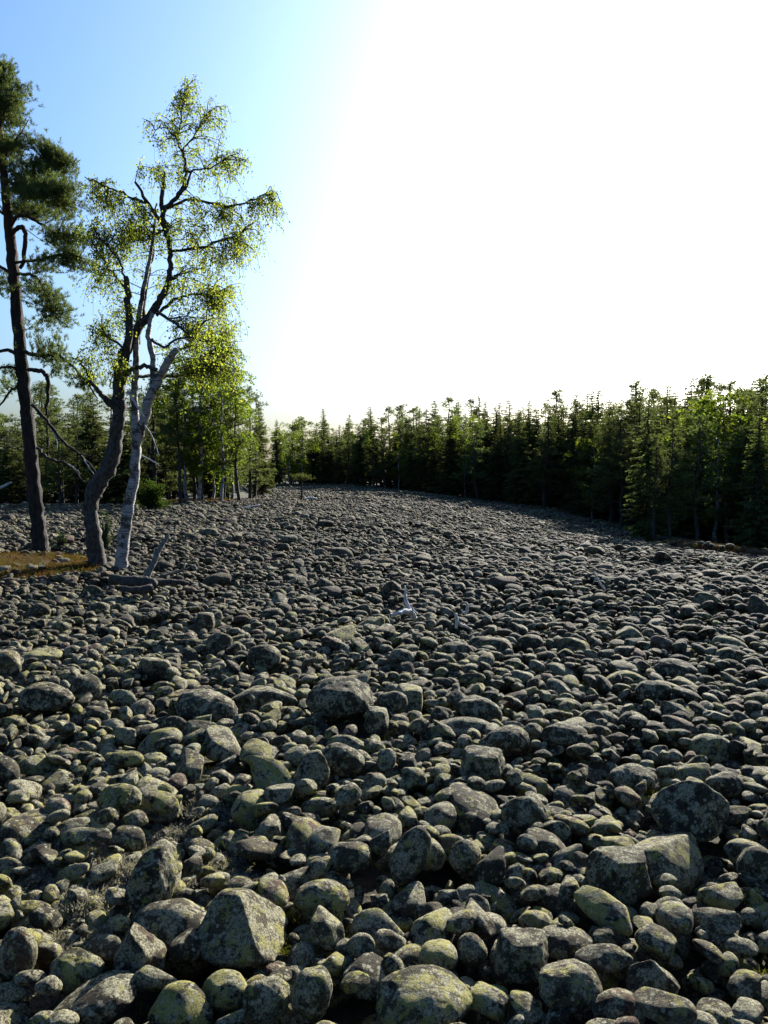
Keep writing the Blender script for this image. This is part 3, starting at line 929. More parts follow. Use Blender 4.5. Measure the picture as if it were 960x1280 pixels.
# the wood closing the field on the right and at the far end
EDGE = np.array([(34, 14), (28, 24), (24, 33), (20.0, 41.5), (17.0, 52), (15.0, 64), (8.5, 78), (2.0, 91), (-7, 103), (-15.5, 108)])
seg = np.linalg.norm(np.diff(EDGE, axis=0), axis=1); cum = np.concatenate([[0], np.cumsum(seg)])
def edge_pt(s):
    return np.array([np.interp(s, cum, EDGE[:, 0]), np.interp(s, cum, EDGE[:, 1])])
def edge_n(s):
    d = edge_pt(min(s + 1.5, cum[-1])) - edge_pt(max(s - 1.5, 0)); d /= np.linalg.norm(d)
    return np.array([d[1], -d[0]])
TOPX = [300, 350, 400, 430, 480, 520, 560, 600, 640, 680, 715, 750, 780, 810, 850, 885, 900, 930, 960, 1000]
TOPY = [515, 524, 527, 528, 526, 522, 514, 508, 511, 506, 508, 508, 500, 494, 502, 486, 488, 494, 486, 480]
def lab(kind, row, px, h):
    where = ('above the sunlit grassy bank' if px > 850 else 'around the slim bare pine' if px > 760 else 'in the darkest stretch of wood'
             if px > 580 else 'in the paler far wood' if px > 430 else 'closing the stone field')
    look = {'spruce': ('narrow dark spruce', 'pointed dark spruce top'), 'pine': ('bushy green pine', 'rounded pine top'), 'birch': ('light green birch', 'pale birch top')}[kind]
    if row == 0: return look[0] + ' in the front row ' + where, 'front row ' + kind + 's ' + where
    return look[1] + ' rising behind the front row ' + where, 'back row ' + kind + 's ' + where
for row, (off, step) in enumerate(((0.3, 2.2), (2.2, 1.9), (4.6, 2.0), (7.6, 2.3), (11.5, 2.6), (16, 3.0))):
    s = rng.uniform(0, 1.5)
    while s < cum[-1]:
        p = edge_pt(s) + edge_n(s) * (off + rng.normal(0, .6)) + rng.normal(0, .25, 2)
        s += step * rng.uniform(.7, 1.3)
        x, y = float(p[0]), float(p[1])
        px = 480 + 1000 * x / y
        if px > 1250 and row > 1: continue
        yt = np.interp(px, TOPX, TOPY) + (rng.uniform(4, 46) if row == 0 else rng.uniform(-4, 26) if row == 1 else rng.uniform(-22, 14))
        if px > 1000: yt += rng.uniform(-10, 30)
        h = CAM_Z + (590 - yt) / 1000.0 * y - tz(x, y) + .2
        h = max(3.0, min(h, 13.5))
        u = rng.random()
        if px > 760: kind = 'pine' if u < .5 else 'spruce' if u < .85 else 'birch'
        elif px > 560: kind = 'spruce' if u < .66 else 'pine' if u < .9 else 'birch'
        else: kind = 'spruce' if u < .4 else 'pine' if u < .72 else 'birch'
        if row >= 2 and kind == 'birch': kind = 'spruce'
        k = int(rng.integers(len({'spruce': SPR, 'pine': PIN, 'birch': BIR}[kind])))
        if kind == 'pine' and row > 0: k = 3 if rng.random() < .5 else k
        wide = rng.uniform(1.15, 1.6)
        lb, grp = lab(kind, row, px, h)
        plant_tree(kind, k, x, y, h, lb, grp, wide)
# thicket of young spruce between the trunks
s = 0.0
while s < cum[-1]:
    p = edge_pt(s) + edge_n(s) * rng.uniform(3.0, 11.0); s += 1.3 * rng.uniform(.6, 1.4)
    x, y = float(p[0]), float(p[1])
    if 480 + 1000 * x / y > 1100: continue
    plant_tree('spruce', int(rng.choice([0, 2])), x, y, rng.uniform(2.2, 4.5), 'bushy young spruce in the dark thicket between the trunks of the wood', 'young spruces in the thicket', 1.7, 'young_spruce')
# a few that stand out
def single(kind, k, px, Y, ytop, label, wide=1.0, name=None):
    x = (px - 480) / 1000.0 * Y
    h = CAM_Z + (590 - ytop) / 1000.0 * Y - tz(x, Y)
    return plant_tree(kind, k, x, Y, h, label, None, wide, name)
single('spruce', 3, 885, 53, 466, 'tallest thin spruce spire poking above the wood beside the bright birch', .85)
single('spruce', 1, 902, 56, 474, 'second spruce spire rising right beside the tallest thin one', .9)
single('birch', 1, 896, 45, 505, 'bright yellow green birch in the wood above the sunlit grassy bank', 1.5)
single('pine', 0, 838, 40.5, 520, 'slim pine with long bare trunk at the stones by the wood', 1.0)
single('pine', 0, 872, 40.5, 515, 'pine with straight bare trunk just behind the sunlit grassy bank', 1.1)
single('pine', 2, 818, 40.5, 540, 'short pine with bare trunk beside the slim one at the wood', 1.1)
single('spruce', 0, 810, 508 / 12.0, 492, 'broad topped tall spruce over the short bare pine', 1.1)
single('spruce', 2, 812, 37.0, 640, 'knee high spruce sapling growing out of the stones', 1.2, 'spruce_sapling')
single('spruce', 0, 945, 38.0, 500, 'dark spruce standing on the bank with its branches near the ground', 1.0)

# wood on the left behind the pine and birch
for (X0, X1, Y0, Y1, n, lo, hi) in ((-44, -14.5, 51, 56, 30, 482, 560), (-52, -14, 57, 66, 30, 470, 505), (-60, -18, 67, 80, 26, 468, 495)):
    for k in range(n):
        x = X0 + (X1 - X0) * (k + rng.random()) / n; y = rng.uniform(Y0, Y1)
        yt = rng.uniform(lo, hi)
        h = min(11, CAM_Z + (590 - yt) / 1000.0 * y - tz(x, y))
        kind = 'pine' if rng.random() < .6 else 'spruce'
        plant_tree(kind, 3 if kind == 'pine' and rng.random() < .6 else int(rng.integers(4)), x, y, h,
                   {'pine': 'bushy pine in the dark wood behind the leaning pine trunk and old birch', 'spruce': 'spruce in the dark wood behind the leaning pine trunk and old birch'}[kind],
                   'left wood ' + kind + 's', rng.uniform(1.2, 1.7))
for k in range(34):
    x = -46 + 27 * (k + rng.random()) / 34; y = rng.uniform(53, 60)
    plant_tree('spruce', int(rng.choice([0, 2])), x, y, rng.uniform(1.8, 4.2), 'bushy young spruce in the dark wood behind the tall pine and old birch', 'young spruces in the left wood', 1.8, 'young_spruce')
for (x0, x1, y0, y1, n) in ((-27, -4, 112, 122, 26), (-24, -13.5, 66, 80, 16)):
    for k in range(n):
        plant_tree('spruce', int(rng.choice([0, 2])), x0 + (x1 - x0) * (k + rng.random()) / n, rng.uniform(y0, y1), rng.uniform(2.6, 5.0),
                   'bushy young spruce closing the view behind the grove and far end', 'young spruces behind the grove', 1.8, 'young_spruce')
# grove of thin trunks behind the birch
GROVE = [('pine', 2, 225, 49.5, 470, 'thin pale trunk pine at the outer end of the grove'), ('birch', 0, 236, 51, 440, 'leaning pale birch in the grove on the brown bank'),
         ('pine', 0, 242, 53, 468, 'dark straight pine beside the leaning pale birch'), ('birch', 1, 249, 50.5, 430, 'tallest light green birch of the grove'),
         ('pine', 0, 253, 51.5, 470, 'thick dark trunk pine in the middle of the grove'), ('birch', 2, 265, 54, 470, 'slender birch at the back of the grove'),
         ('birch', 1, 276, 50, 450, 'birch with low hanging leaves beside the yellowing twig'), ('pine', 1, 279, 52.5, 485, 'pine just behind the birch with low hanging leaves'),
         ('birch', 0, 289, 54.5, 478, 'thin young birch between two dark pines'), ('pine', 1, 300, 50.5, 474, 'broad dark pine with bare foot closing the grove'),
         ('pine', 3, 312, 58, 480, 'full bodied pine behind the broad dark pine'), ('spruce', 0, 328, 68, 500, 'spruce at the end of the stony strip behind the grove'),
         ('pine', 3, 318, 64, 492, 'bushy pine beside the stony strip'), ('spruce', 1, 345, 99, 522, 'small looking spruce at the far end of the stony strip'),
         ('birch', 1, 362, 100, 535, 'pale round birch at the far end of the field'), ('birch', 1, 378, 101, 538, 'pale birch beside the round one at the far end'),
         ('birch', 2, 350, 102, 534, 'pale bushy birch next to the far small spruce'),
         ('pine', 3, 210, 55, 478, 'dark pine filling the gap behind the white birch trunk'), ('spruce', 2, 262, 60, 465, 'spruce hidden deep behind the grove'), ('pine', 3, 285, 62, 468, 'pine hidden deep behind the grove')]
for (kind, k, px, Y, yt, lb) in GROVE:
    o = single(kind, k, px, Y, yt, lb, 1.0 if kind != 'birch' else 1.15)
    o['group'] = 'grove behind the old birch'
# yellowing twig hanging from the grove birch
# umbrella shaped young pine alone on the field
g = ground_at(377, 626)
sap = empty('pine_sapling', (g[0], g[1], g[2]))
tag(sap, 'lone little pine with flat umbrella crown out on the stones', 'tree')
sc_ = g[1] / 1000
q = MB(); q.tube([(0, 0, -.05), (.02, 0, 18 * sc_), (0, 0, 34 * sc_)], [.07, .055, .02], 6)
C = rng.normal(0, 1, (110, 3)) * np.array([.32, .32, .09]) + np.array([0, 0, 30 * sc_])
for a in C[::6]: q.tube([(0, 0, 24 * sc_), tuple((a + np.array([0, 0, 24 * sc_])) / 2), tuple(a)], [.02, .015, .006], 4)
link('trunk', q.mesh('sapling_trunk', M['conifer_bark'], True), sap)
q = MB(); c = np.repeat(C, 14, 0) + rng.normal(0, .03, (110 * 14, 3)); d = unit(rdirs(len(c)) + np.array([0, 0, .3])); q.diamonds(c, d, perp(d), rng.uniform(.08, .16, len(c)), np.full(len(c), .03))
link('crown', q.mesh('sapling_crown', M['pine_needle']), sap)

# ------------------------------------------------------------------ the two big trees on the left
class Tree:
    def __init__(self, name, Y0):
        self.Y0 = Y0; self.k = Y0 / 1000.0
        self.nodes = []
        self.name = name
    def pt(self, px, py, dy=0.0):
        return at(px, py, self.Y0 + dy)
    def limb(self, rows, sub=5, wob=0.06, sides=9, jit=0.0, reg=True, rs=1.0):
        """rows of (px, py, radius px, depth offset)"""
        R = np.array([(*self.pt(r[0], r[1], r[3] if len(r) > 3 else 0.0), r[2] * self.k * rs) for r in rows])
        S = smooth_path(R, sub)
        if jit: S[1:, :3] += rng.normal(0, jit, (len(S) - 1, 3))
        q = MB(); q.tube(S[:, :3], np.maximum(S[:, 3], .004), sides, wob)
        if reg: self.nodes += [S[:, :3]]
        return q

birch = empty('old_birch', tuple(ground_at(137, 712)))
tag(birch, 'old two stemmed birch with broken gnarled limbs and thin yellow green leaves', 'tree')
BY0 = ground_at(137, 712)[1]
T = Tree('birch', BY0)
def put(q, nm, mat, root, smooth=True):
    o = link(nm, q.mesh(nm, M[mat], smooth), None)
    o.parent = root
    o.matrix_parent_inverse = Matrix.Translation(-Vector(root.location)) if root.type == 'EMPTY' else Matrix.Identity(4)
    return o
t1 = put(T.limb([(124, 722, 20, .1), (122, 706, 16, .1), (117, 665, 12.5), (114, 630, 12.5), (122, 606, 14.5), (138, 580, 13), (145, 545, 11.5), (149, 512, 10.5), (148, 488, 10), (154, 450, 9.5), (170, 415, 8), (190, 390, 6.5), (205, 365, 5.5), (213, 340, 4.6), (212, 310, 4.2), (207, 285, 4), (204, 265, 4), (218, 250, 3.4), (231, 226, 2.6), (230, 195, 2), (222, 178, 1.6), (226, 150, 1.2), (234, 98, .5)], 6, .09, 12, .012, True, .72), 'trunk', 'old_birch_bark', birch)
t1['label'] = 'dark gnarled stem with a swollen bend low down'
t2 = put(T.limb([(150, 728, 17, -.3), (151, 714, 13, -.3), (153, 690, 10.5, -.3), (160, 640, 9.5, -.25), (168, 590, 8.8, -.2), (170, 548, 8, -.15), (168, 500, 6.2), (170, 460, 5.5), (170, 430, 5), (173, 400, 4.4), (180, 360, 3.8), (186, 330, 3.2), (192, 290, 2.4), (196, 255, 1.4)], 6, .05, 12, .008, True, .70), 'trunk', 'birch_bark', birch)
t2['label'] = 'white barked slimmer stem'
for rows, mt in (
    ([(170, 560, 6.5, -.2), (180, 522, 6.8, -.4), (190, 490, 6.5, -.5), (205, 460, 6, -.6), (219, 437, 4.6, -.7)], 'birch_bark'),
    ([(191, 486, 4, -.45), (191, 450, 4, -.3), (186, 420, 3.8, -.2), (190, 390, 3, 0)], 'birch_bark'),
    ([(153, 480, 5), (161, 420, 5, -.3), (160, 375, 4.8, -.4), (158, 345, 3.6, -.5)], 'old_birch_bark'),
    ([(158, 350, 1.6, -.5), (148, 325, 1.3, -.6), (130, 303, .9, -.9), (116, 296, .6, -1.1)], 'old_birch_bark'),
    ([(172, 430, 4.5, .3), (178, 385, 4.3, .4), (183, 350, 3.4, .5), (190, 320, 2.6, .5), (193, 290, 1.6, .6)], 'old_birch_bark'),
    ([(208, 288, 3, 0), (186, 256, 2.6, -.2), (170, 228, 1.9, -.4)], 'old_birch_bark'),
    ([(204, 268, 3.2, 0), (202, 242, 3.4, .1), (206, 216, 2.8, .2)], 'old_birch_bark'),
    ([(219, 250, 2.6, 0), (231, 235, 2, -.2), (240, 213, 1.2, -.3)], 'old_birch_bark'),
    ([(213, 350, 3, 0), (219, 346, 2.8, -.1), (222, 343, 2.2, -.15)], 'old_birch_bark'),
    ([(146, 510, 6.5, 0), (130, 497, 4.4, -.1), (118, 482, 3, -.2), (104, 458, 1.6, -.3), (90, 446, .7, -.4)], 'old_birch_bark'),
    ([(150, 482, 4.5, -.1), (164, 463, 3.6, -.4), (184, 458, 3.2, -.5), (196, 462, 2.4, -.5)], 'old_birch_bark'),
    ([(186, 257, 2, -.2), (160, 244, 1.6, -.5), (130, 232, 1.1, -.8), (106, 222, .6, -1)], 'old_birch_bark'),
    ([(205, 262, 2.2, 0), (240, 250, 2, .3), (285, 258, 1.6, .5), (320, 248, 1.1, .7), (346, 240, .5, .8)], 'old_birch_bark'),
    ([(212, 315, 2.2, 0), (250, 309, 1.8, -.3), (290, 296, 1.2, -.6), (312, 285, .6, -.8)], 'old_birch_bark'),
    ([(196, 394, 2.6, 0), (218, 375, 2.2, .3), (245, 368, 1.6, .5), (276, 372, .8, .8)], 'old_birch_bark'),
    ([(196, 388, 2.4, 0), (220, 405, 2, -.5), (240, 418, 1.6, -.8), (258, 398, .9, -1)], 'old_birch_bark'),
    ([(190, 424, 2.2, -.2), (206, 433, 1.8, -.6), (230, 421, 1.4, -.9), (262, 428, .8, -1.2)], 'old_birch_bark'),
    ([(172, 470, 2.6, 0), (205, 470, 2.2, .6), (238, 468, 1.8, 1.1), (262, 440, 1.3, 1.4), (284, 428, .7, 1.6)], 'old_birch_bark'),
    ([(164, 440, 2, 0), (140, 424, 1.6, -.3), (116, 415, .9, -.5)], 'old_birch_bark'),
    ([(160, 365, 2, -.4), (136, 335, 1.4, -.2), (116, 312, .7, 0)], 'old_birch_bark'),
    ([(208, 285, 2, 0), (182, 300, 1.4, .6), (150, 296, .8, 1.0)], 'old_birch_bark'),
    ([(228, 190, 1.4, 0), (244, 168, 1, .2), (262, 140, .5, .4)], 'old_birch_bark'),
    ([(226, 180, 1.3, 0), (206, 160, .9, -.3), (188, 170, .5, -.6)], 'old_birch_bark'),
    ([(232, 215, 1.4, 0), (262, 208, 1, -.3), (296, 192, .5, -.6)], 'old_birch_bark')):
    put(T.limb(rows, 5, .08, 8, .013, True, .85), 'limb', mt, t2 if mt == 'birch_bark' else t1)
# bare dead snags low on the stem
for rows in ([(160, 489, 1.6, -.3), (170, 505, 1.5, -.5), (180, 520, 1.2, -.7)], [(181, 532, 1, -.5), (190, 545, .8, -.7), (199, 570, .4, -.8)], [(178, 570, 1, -.3), (188, 575, .8, -.6), (200, 582, .4, -.8)]):
    put(T.limb(rows, 5, .05, 6, .004, False), 'dead_twig', 'dead_wood', t2)

BLOBS = [ # px, py, rx, ry, depth offset, depth radius, clusters
 (240, 120, 30, 28, .1, .5, 15), (215, 165, 45, 32, 0, .6, 15), (272, 160, 18, 38, .1, .5, 10), (192, 205, 28, 30, 0, .7, 10), (250, 215, 40, 25, .1, .8, 11), (294, 204, 24, 22, -.2, .5, 10),
 (125, 240, 28, 18, -.7, .5, 16), (160, 262, 30, 24, -.3, .8, 22), (118, 285, 24, 26, -.6, .6, 14), (150, 300, 35, 30, .2, 1, 26), (190, 290, 28, 30, .3, 1, 14),
 (240, 275, 40, 28, .2, 1, 24), (282, 270, 26, 24, .3, .8, 14), (318, 270, 34, 34, .6, .7, 16), (336, 252, 20, 18, .8, .4, 7), (300, 308, 28, 24, -.4, .8, 16),
 (250, 325, 36, 25, -.2, 1, 20), (130, 345, 26, 30, 0, .9, 15), (145, 390, 26, 28, 0, 1, 15), (122, 430, 26, 30, -.3, .8, 18), (150, 455, 18, 22, -.4, .6, 8),
 (225, 360, 28, 20, .4, 1, 12), (270, 370, 36, 26, .5, .9, 26), (255, 410, 34, 26, -.3, 1.2, 28), (285, 420, 26, 30, .9, .9, 26), (270, 460, 38, 26, .9, 1.0, 34), (300, 465, 14, 22, 1.2, .5, 10), (235, 450, 24, 24, .6, 1.0, 12), (285, 345, 24, 22, .1, .8, 10)]
nodes = np.concatenate(T.nodes)
tw = MB(); lf = MB()
LC, LD = [], []
for (bx, by, rx, ry, dy, rd, n) in BLOBS:
    for _ in range(int(n * 1.3)):
        v = rdirs(1)[0] * rng.random() ** .45 * 1.12
        c = T.pt(bx + v[0] * rx, by + v[1] * ry, dy + v[2] * rd)
        dist = np.linalg.norm(nodes - c, axis=1) + np.maximum(0, nodes[:, 2] - c[2]) * .5
        a = nodes[np.argsort(dist)[rng.integers(0, 5)]]
        mid = (a + c) / 2 + np.array([0, 0, .12]) * np.linalg.norm(c - a) + rng.normal(0, .04, 3)
        P = smooth_path([a, mid, c], 4)
        tw.tube(P, np.linspace(.011, .004, len(P)), 4)
        for _k in range(5):
            s = P[rng.integers(3, len(P))]
            d0 = rng.normal(0, .5, 3); d0[2] = rng.uniform(-.1, .3)
            Ln = rng.uniform(.25, .6)
            t = np.linspace(0, 1, 5)[:, None]
            Q = s + d0 * Ln * t * .7 + np.array([0, 0, -1]) * Ln * t ** 2 * .8
            tw.tube(Q, np.linspace(.004, .002, 5), 3)
            m = int(rng.integers(7, 13))
            f = rng.random(m) ** .8
            LC.append(np.stack([np.interp(f, t[:, 0], Q[:, i]) for i in range(3)], -1) + rng.normal(0, .045, (m, 3)))
LC = np.concatenate(LC)
d = unit(rdirs(len(LC)) + np.array([0, 0, -.9])); Ls = rng.uniform(.036, .060, len(LC))
lf.diamonds(LC, d, perp(d), Ls, Ls * .78, .35)
put(tw, 'twigs', 'old_birch_bark', birch)['kind'] = 'stuff'
put(lf, 'crown', 'birch_leaf', birch, False)
print('birch leaves', len(LC))

# ---- the tall pine
gp = ground_at(52, 692)
pine = empty('tall_pine', tuple(gp))
tag(pine, 'tall leaning pine with dark trunk and ragged needle crown on the mossy bank', 'tree')
T = Tree('pine', gp[1])
pt = put(T.limb([(54, 704, 20), (52, 692, 15), (46, 645, 12), (38, 560, 11), (32, 500, 10.6), (25, 430, 10), (18, 350, 9.4), (12, 290, 8.4), (7, 240, 7.2), (2, 180, 5.8), (-3, 120, 3.6), (-5, 78, 1.5)], 8, .08, 13, .01, True, .72), 'trunk', 'pine_bark', pine)
for rows in (
    [(12, 284, 3.2), (24, 270, 2.8, -.3), (45, 276, 2.2, -.5), (72, 292, 1.5, -.6), (100, 300, .7, -.7)],
    [(14, 292, 3.6), (26, 284, 3.6, -.3), (32, 292, 3.4, -.4), (31, 315, 3.2, -.4), (26, 335, 2.8, -.3)],
    [(20, 328, 2.4), (50, 324, 2, -.4), (80, 318, 1.4, -.6), (112, 324, .6, -.7)],
    [(25, 342, 2.4), (44, 346, 2.2, -.5), (55, 362, 1.8, -.7), (60, 386, 1, -.8)],
    [(24, 438, 3.2), (45, 444, 2.8, -.3), (75, 446, 2.4, -.5), (98, 466, 1.8, -.7), (122, 498, .8, -.8)],
    [(36, 462, 3.2, -.2), (52, 464, 3.4, -.4), (60, 476, 3.2, -.5), (59, 500, 2.6, -.5), (57, 520, 1.6, -.5)],
    [(40, 506, 2.6, -.3), (58, 525, 2.5, -.5), (80, 552, 2.1, -.7), (104, 572, 1.6, -.8), (122, 592, .7, -.9)],
    [(96, 566, 1.2, -.8), (110, 570, 1, -.9), (124, 573, .5, -1)],
    [(46, 560, 2.2, -.2), (62, 574, 2, -.5), (84, 580, 1.7, -.7), (106, 602, .8, -.8)],
    [(22, 442, 3.0), (4, 438, 2.6, .2), (-25, 448, 1.8, .4), (-50, 440, .9, .5)],
    [(28, 465, 2.2), (8, 458, 1.9, -.2), (-22, 470, 1.3, -.3), (-48, 462, .6, -.4)],
    [(18, 345, 2.6), (-8, 330, 2.2, .3), (-45, 325, 1.4, .6), (-75, 310, .6, .8)],
    [(10, 270, 2.8), (-20, 250, 2.2, .2), (-50, 240, 1.4, .3), (-75, 225, .6, .3)],
    [(8, 245, 2.6), (30, 225, 2, .2), (60, 210, 1.4, .2), (84, 200, .6, .2)],
    [(6, 225, 2.4), (30, 235, 2, -.6), (58, 240, 1.4, -1), (80, 238, .6, -1.2)],
    [(4, 200, 2.2), (20, 175, 1.7, 0), (36, 150, .7, .1)],
    [(0, 150, 1.8), (14, 125, 1.3, .1), (28, 105, .6, .2)],
    [(2, 190, 2), (-20, 165, 1.5, .3), (-38, 140, .7, .4)],
    [(12, 275, 2.4), (20, 262, 2, 1.0), (40, 255, 1.4, 1.6), (60, 262, .7, 2)],
    [(28, 480, 2.2, .3), (12, 490, 1.8, .8), (-10, 520, 1.2, 1.2), (-30, 540, .6, 1.5)]):
    put(T.limb(rows, 5, .08, 8, .012, True, .8), 'limb', 'pine_bark', pt)
for rows in ([(104, 572, .9, -.8), (112, 585, .7, -.9), (120, 596, .4, -1)], [(60, 527, .8, -.5), (70, 548, .6, -.7), (72, 562, .3, -.8)], [(84, 580, .8, -.7), (92, 584, .6, -.9), (100, 592, .3, -1)]):
    put(T.limb(rows, 4, .05, 5, .004, False), 'dead_twig', 'dead_wood', pt)
PB = [(2, 95, 16, 20, 0, .5, 26), (12, 118, 20, 20, .1, .6, 24), (-8, 130, 24, 24, .1, .7, 22), (14, 150, 22, 16, .1, .7, 20), (14, 182, 30, 18, 0, .9, 30), (56, 190, 24, 14, .2, .7, 26), (74, 208, 16, 16, .2, .5, 18),
      (40, 212, 34, 18, .1, 1.0, 34), (64, 236, 36, 16, -.9, .8, 40), (28, 240, 36, 20, -.3, 1.2, 38), (86, 256, 22, 12, -.6, .6, 18), (50, 264, 34, 12, .8, 1.0, 24), (-30, 180, 34, 36, .3, 1.0, 40), (-50, 240, 36, 26, .3, 1.0, 36),
      (92, 300, 18, 20, -.6, .5, 16), (70, 298, 24, 16, -.4, .8, 12), (96, 328, 20, 16, -.6, .5, 16), (64, 330, 26, 14, -.5, .8, 14), (60, 380, 22, 22, -.7, .6, 18), (82, 402, 12, 14, -.8, .4, 8), (54, 412, 20, 14, -.6, .6, 9), (45, 360, 16, 14, -.4, .6, 7),
      (-55, 320, 36, 22, .6, .8, 26), (-45, 445, 30, 22, .4, .8, 22), (-35, 470, 26, 18, -.3, .6, 12), (104, 480, 18, 12, -.7, .4, 8), (80, 462, 18, 10, -.5, .5, 6), (14, 470, 16, 14, .6, .8, 8), (-15, 525, 26, 18, 1.2, .6, 16), (60, 440, 24, 12, -.4, .5, 9), (2, 360, 14, 18, .4, .8, 8)]
nodes = np.concatenate(T.nodes)
tw = MB(); lf = MB(); LC = []; LDir = []
for (bx, by, rx, ry, dy, rd, n) in PB:
    for _ in range(n):
        v = rdirs(1)[0] * rng.random() ** .45
        c = T.pt(bx + v[0] * rx, by + v[1] * ry, dy + v[2] * rd)
        dist = np.linalg.norm(nodes - c, axis=1)
        a = nodes[np.argsort(dist)[rng.integers(0, 4)]]
        mid = (a + c) / 2 + np.array([0, 0, -.06]) * np.linalg.norm(c - a) + rng.normal(0, .04, 3)
        P = smooth_path([a, mid, c], 4)
        tw.tube(P, np.linspace(.012, .005, len(P)), 4)
        dirv = unit((c - a) + np.array([0, 0, .25]))
        for _k in range(11):
            s = P[rng.integers(len(P) // 2, len(P))] + rng.normal(0, .14, 3) * np.array([1, 1, .6])
            m = 22
            LC.append(s + np.outer(rng.uniform(-.06, .06, m), dirv) + rng.normal(0, .012, (m, 3)))
            LDir.append(unit(rdirs(m) + (dirv * .7 + np.array([0, 0, .4]))))
LC = np.concatenate(LC); LDir = np.concatenate(LDir)
Ls = rng.uniform(.06, .11, len(LC))
lf.spikes(LC, LDir, perp(LDir), Ls, np.full(len(LC), .015))
put(tw, 'twigs', 'pine_bark', pine)['kind'] = 'stuff'
put(lf, 'crown', 'pine_needle', pine, False)
print('pine needles', len(LC))

# ------------------------------------------------------------------ shrubs
def shrub(name, px, py, w, h, label, leaf='shrub_leaf', n=1400, cat='shrub', ls=.09):
    g = ground_at(px, py)
    k = g[1] / 1000
    root = empty(name, tuple(g)); tag(root, label, cat)
    q = MB(); lf = MB(); C = []
    for _ in range(26):
        a = np.array([rng.normal(0, .38) * w * k * .6, rng.normal(0, .3) * w * k * .5, rng.uniform(.25, 1.0) * h * k])
        a[2] *= max(.3, 1 - (abs(a[0]) / (w * k * .6)) ** 2 * .6)
        q.tube([(a[0] * .1, a[1] * .1, -.05), (a[0] * .5, a[1] * .5, a[2] * .6), tuple(a)], [.02, .014, .004], 4)
        t = rng.random(n // 26)[:, None] * .7 + .3
        C.append(a * t + rng.normal(0, .10, (n // 26, 3)) * np.array([w * k / 2.5, w * k / 2.5, h * k / 2]) * .9)
    C = np.concatenate(C); C[:, 2] = np.abs(C[:, 2])
    d = unit(rdirs(len(C)) + np.array([0, 0, .3])); Ls = rng.uniform(.6, 1.2, len(C)) * ls
    lf.diamonds(C, d, perp(d), Ls, Ls * .5)
    link('stem', q.mesh(name + '_stem', M['conifer_bark'], True), root)
    link('foliage', lf.mesh(name + '_foliage', M[leaf]), root)
shrub('juniper_shrub', 188, 637, 62, 42, 'low spreading green shrub between the white birch stem and the grove', n=5200, ls=.12)
shrub('young_bush', 132, 690, 22, 55, 'thin young green bush growing behind the birch stems', n=500, ls=.06)
shrub('young_bush', 76, 688, 20, 26, 'small green bush beside the foot of the tall pine', n=300, ls=.06)
shrub('juniper_shrub', 812, 668, 18, 26, 'small leafy bush growing from the stones before the wood', n=700, ls=.09)

# grass tufts, lichen and moss
def tufts(name, mat, pts, h, nper, wid, spread, curl=.5):
    n = len(pts)
    c = np.repeat(pts, nper, 0) + rng.normal(0, 1, (n * nper, 3)) * np.array([spread, spread, 0])
    d = unit(rdirs(len(c)) * curl + np.array([0, 0, .8])); d[:, 2] = np.abs(d[:, 2])
    q = MB(); q.spikes(c, d, perp(d), rng.uniform(.5, 1.2, len(c)) * h, np.full(len(c), wid))
    o = link(name, q.mesh(name, M[mat]))
    return o
pts = []
for b, n in zip(BANKS, (3200, 1200, 900)):
    u = rng.uniform(-1, 1, (n, 2))
    u = u[np.hypot(u[:, 0], u[:, 1]) < .85]
    for a in u:
        x = b[0] + a[0] * b[2] * b[4] - a[1] * b[3] * b[5]; y = b[1] + a[0] * b[2] * b[5] + a[1] * b[3] * b[4]
        pts.append((x, y, tz(x, y) + b[6] * float(1 - sstep(.62, 1.0, math.hypot(*a))) - .015))
tag(tufts('grass', 'grass', np.array(pts), .10, 22, .012, .09, .9), 'short green and rusty red grass and moss growing on the low banks', 'grass', kind='stuff')

# reindeer lichen in the hollows at the near left, moss cushions elsewhere
def hollow_points(n, cond):
    out = []
    H = heap.H
    while len(out) < n:
        i = int(rng.integers(heap.nx)); j = int(rng.integers(heap.ny))
        x, y, h = BX[j, i], BY[j, i], H[j, i]
        if h > .13 or abs(x) > .53 * y + 1.5 or not cond(x, y): continue
        out.append((x, y, tz(x, y) + BASE + max(0.03, h - .02)))
    return np.array(out)
def lich(x, y):
    px, py, _ = proj(np.array([x, y, tz(x, y)]))
    return (px < 330 and py > 980 and mnoise.noise(Vector((x * 1.6, y * 1.6, 9))) > -.05)
pl = hollow_points(1500, lich)
tag(tufts('reindeer_lichen', 'reindeer_lichen', pl, .028, 80, .006, .034, 1.8), 'pale grey tufts of reindeer lichen filling hollows between the stones', 'lichen', kind='stuff')
def mossy(x, y):
    return y < 14 and mnoise.noise(Vector((x * 1.1, y * 1.1, 2))) > .18
pm = hollow_points(1500, mossy)
tag(tufts('moss', 'moss', pm, .035, 40, .007, .035, 1.1), 'small yellow green moss cushions in gaps between the stones', 'moss', kind='stuff')

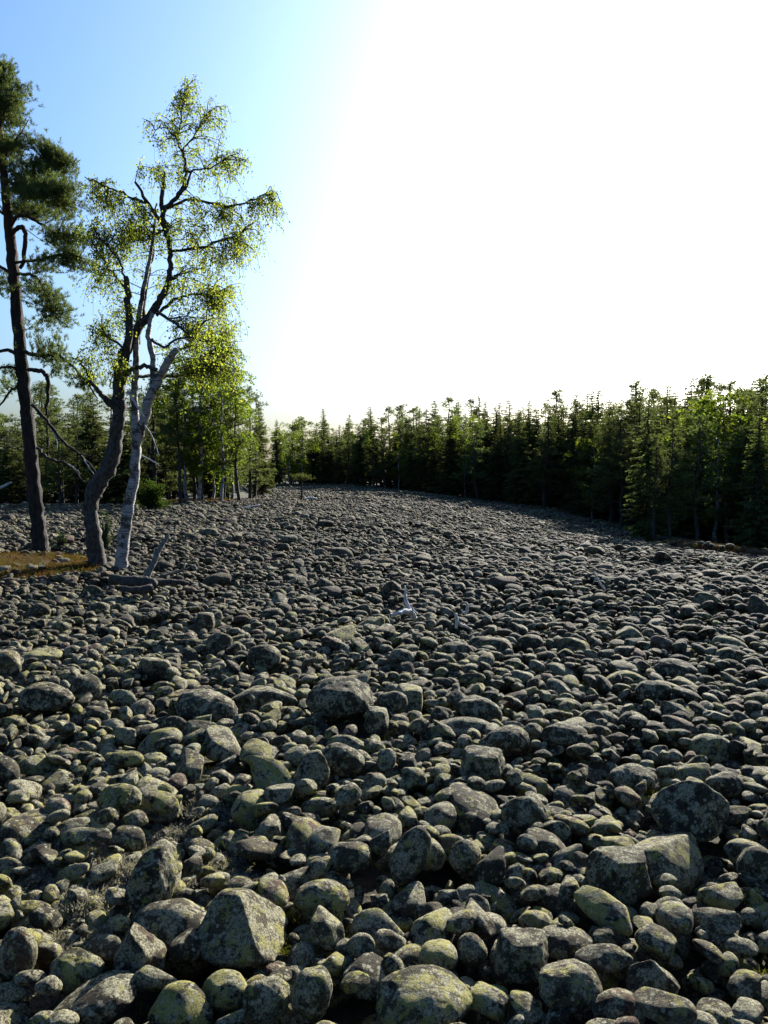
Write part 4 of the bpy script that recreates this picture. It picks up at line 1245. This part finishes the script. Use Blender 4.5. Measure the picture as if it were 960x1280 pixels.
# ------------------------------------------------------------------ dead wood
def dead(name, limbs, label, mat='dead_wood', cat='driftwood', Yref=None, base=(0, 0)):
    """limbs: rows of (px, py, r px, depth offset); depth from the ground under the base"""
    g = ground_at(*base); T = Tree(name, g[1])
    rs = 1.1 if mat == 'dead_wood' else 1.0
    root = empty(name, tuple(g)); tag(root, label, cat)
    for rows in limbs:
        put(T.limb(rows, 5, .08, 8, .004, False, rs), 'branch', mat, root)
dead('dead_branch', [[(488, 769, 1.6, -.3), (500, 766, 2.6, -.2), (512, 764, 4.0, 0), (519, 772, 3.2, .1)], [(511, 764, 3.2), (508, 755, 2.6), (507, 746, 1.9), (506, 732, .8)], [(510, 754, 1.2), (516, 761, 1), (523, 768, .6, -.1)]],
     'bleached forked driftwood branch with one prong sticking up', base=(508, 796))
dead('dead_branch', [[(570, 785, 1.6), (571, 775, 1.8), (570, 767, 1.6)], [(570, 770, 1.8), (575, 780, 1.8, .1), (590, 787, 1.4, .2)], [(576, 763, 1, .2), (583, 766, 1.8, .2), (584, 756, 1.6, .2), (582, 753, .9, .2)]],
     'small crooked bleached stick among dark stones', base=(578, 806))
dead('dead_pole', [[(183, 722, 4.2), (192, 702, 3.8, .1), (200, 685, 3.2, .2), (211, 668, 2.2, .3)]], 'grey weathered pole leaning up from the rotten log', 'grey_wood', base=(186, 738))
dead('rotten_log', [[(140, 722, 5, .2), (160, 727, 7.5), (180, 728, 8), (194, 730, 6.5, -.1)], [(150, 735, 3, -.3), (170, 738, 4.5, -.4), (190, 735, 5.5, -.3)], [(192, 728, 4.5), (212, 727, 4, .1), (235, 729, 2.2, .2)]],
     'dark rotten log lying in front of the white birch stem', 'dark_wood', 'log', base=(170, 752))
dead('dead_branch', [[(205, 719, 1.2), (218, 716, 2.0, .1), (229, 712, 1.6, .1), (230, 703, .8, .1)]], 'short pale crooked branch lying past the rotten log', 'grey_wood', base=(215, 732))
dead('dead_branch', [[(742, 714, .8), (748, 726, 1.1), (757, 738, .9)], [(745, 720, .7), (742, 729, .5)]], 'thin grey twig leaning on stones out in the field', base=(752, 750))
dead('fallen_log', [[(380, 624, 1.2), (388, 622.5, 1.4, .3), (396, 623.5, 1.1, .5)]], 'short pale log lying beside the lone little pine', cat='log', base=(386, 626))
dead('fallen_log', [[(297, 636, .9), (310, 634, 1.1, .3), (325, 631.5, .8, .6)]], 'pale fallen pole on the brown ground before the grove', cat='log', base=(310, 636))
dead('fallen_log', [[(-8, 612, 1.2), (2, 609, 1.6), (14, 603, 1.0)]], 'pale leaning pole at the edge of the dark wood', cat='log', base=(4, 634))
print('objects', len(scene.objects))
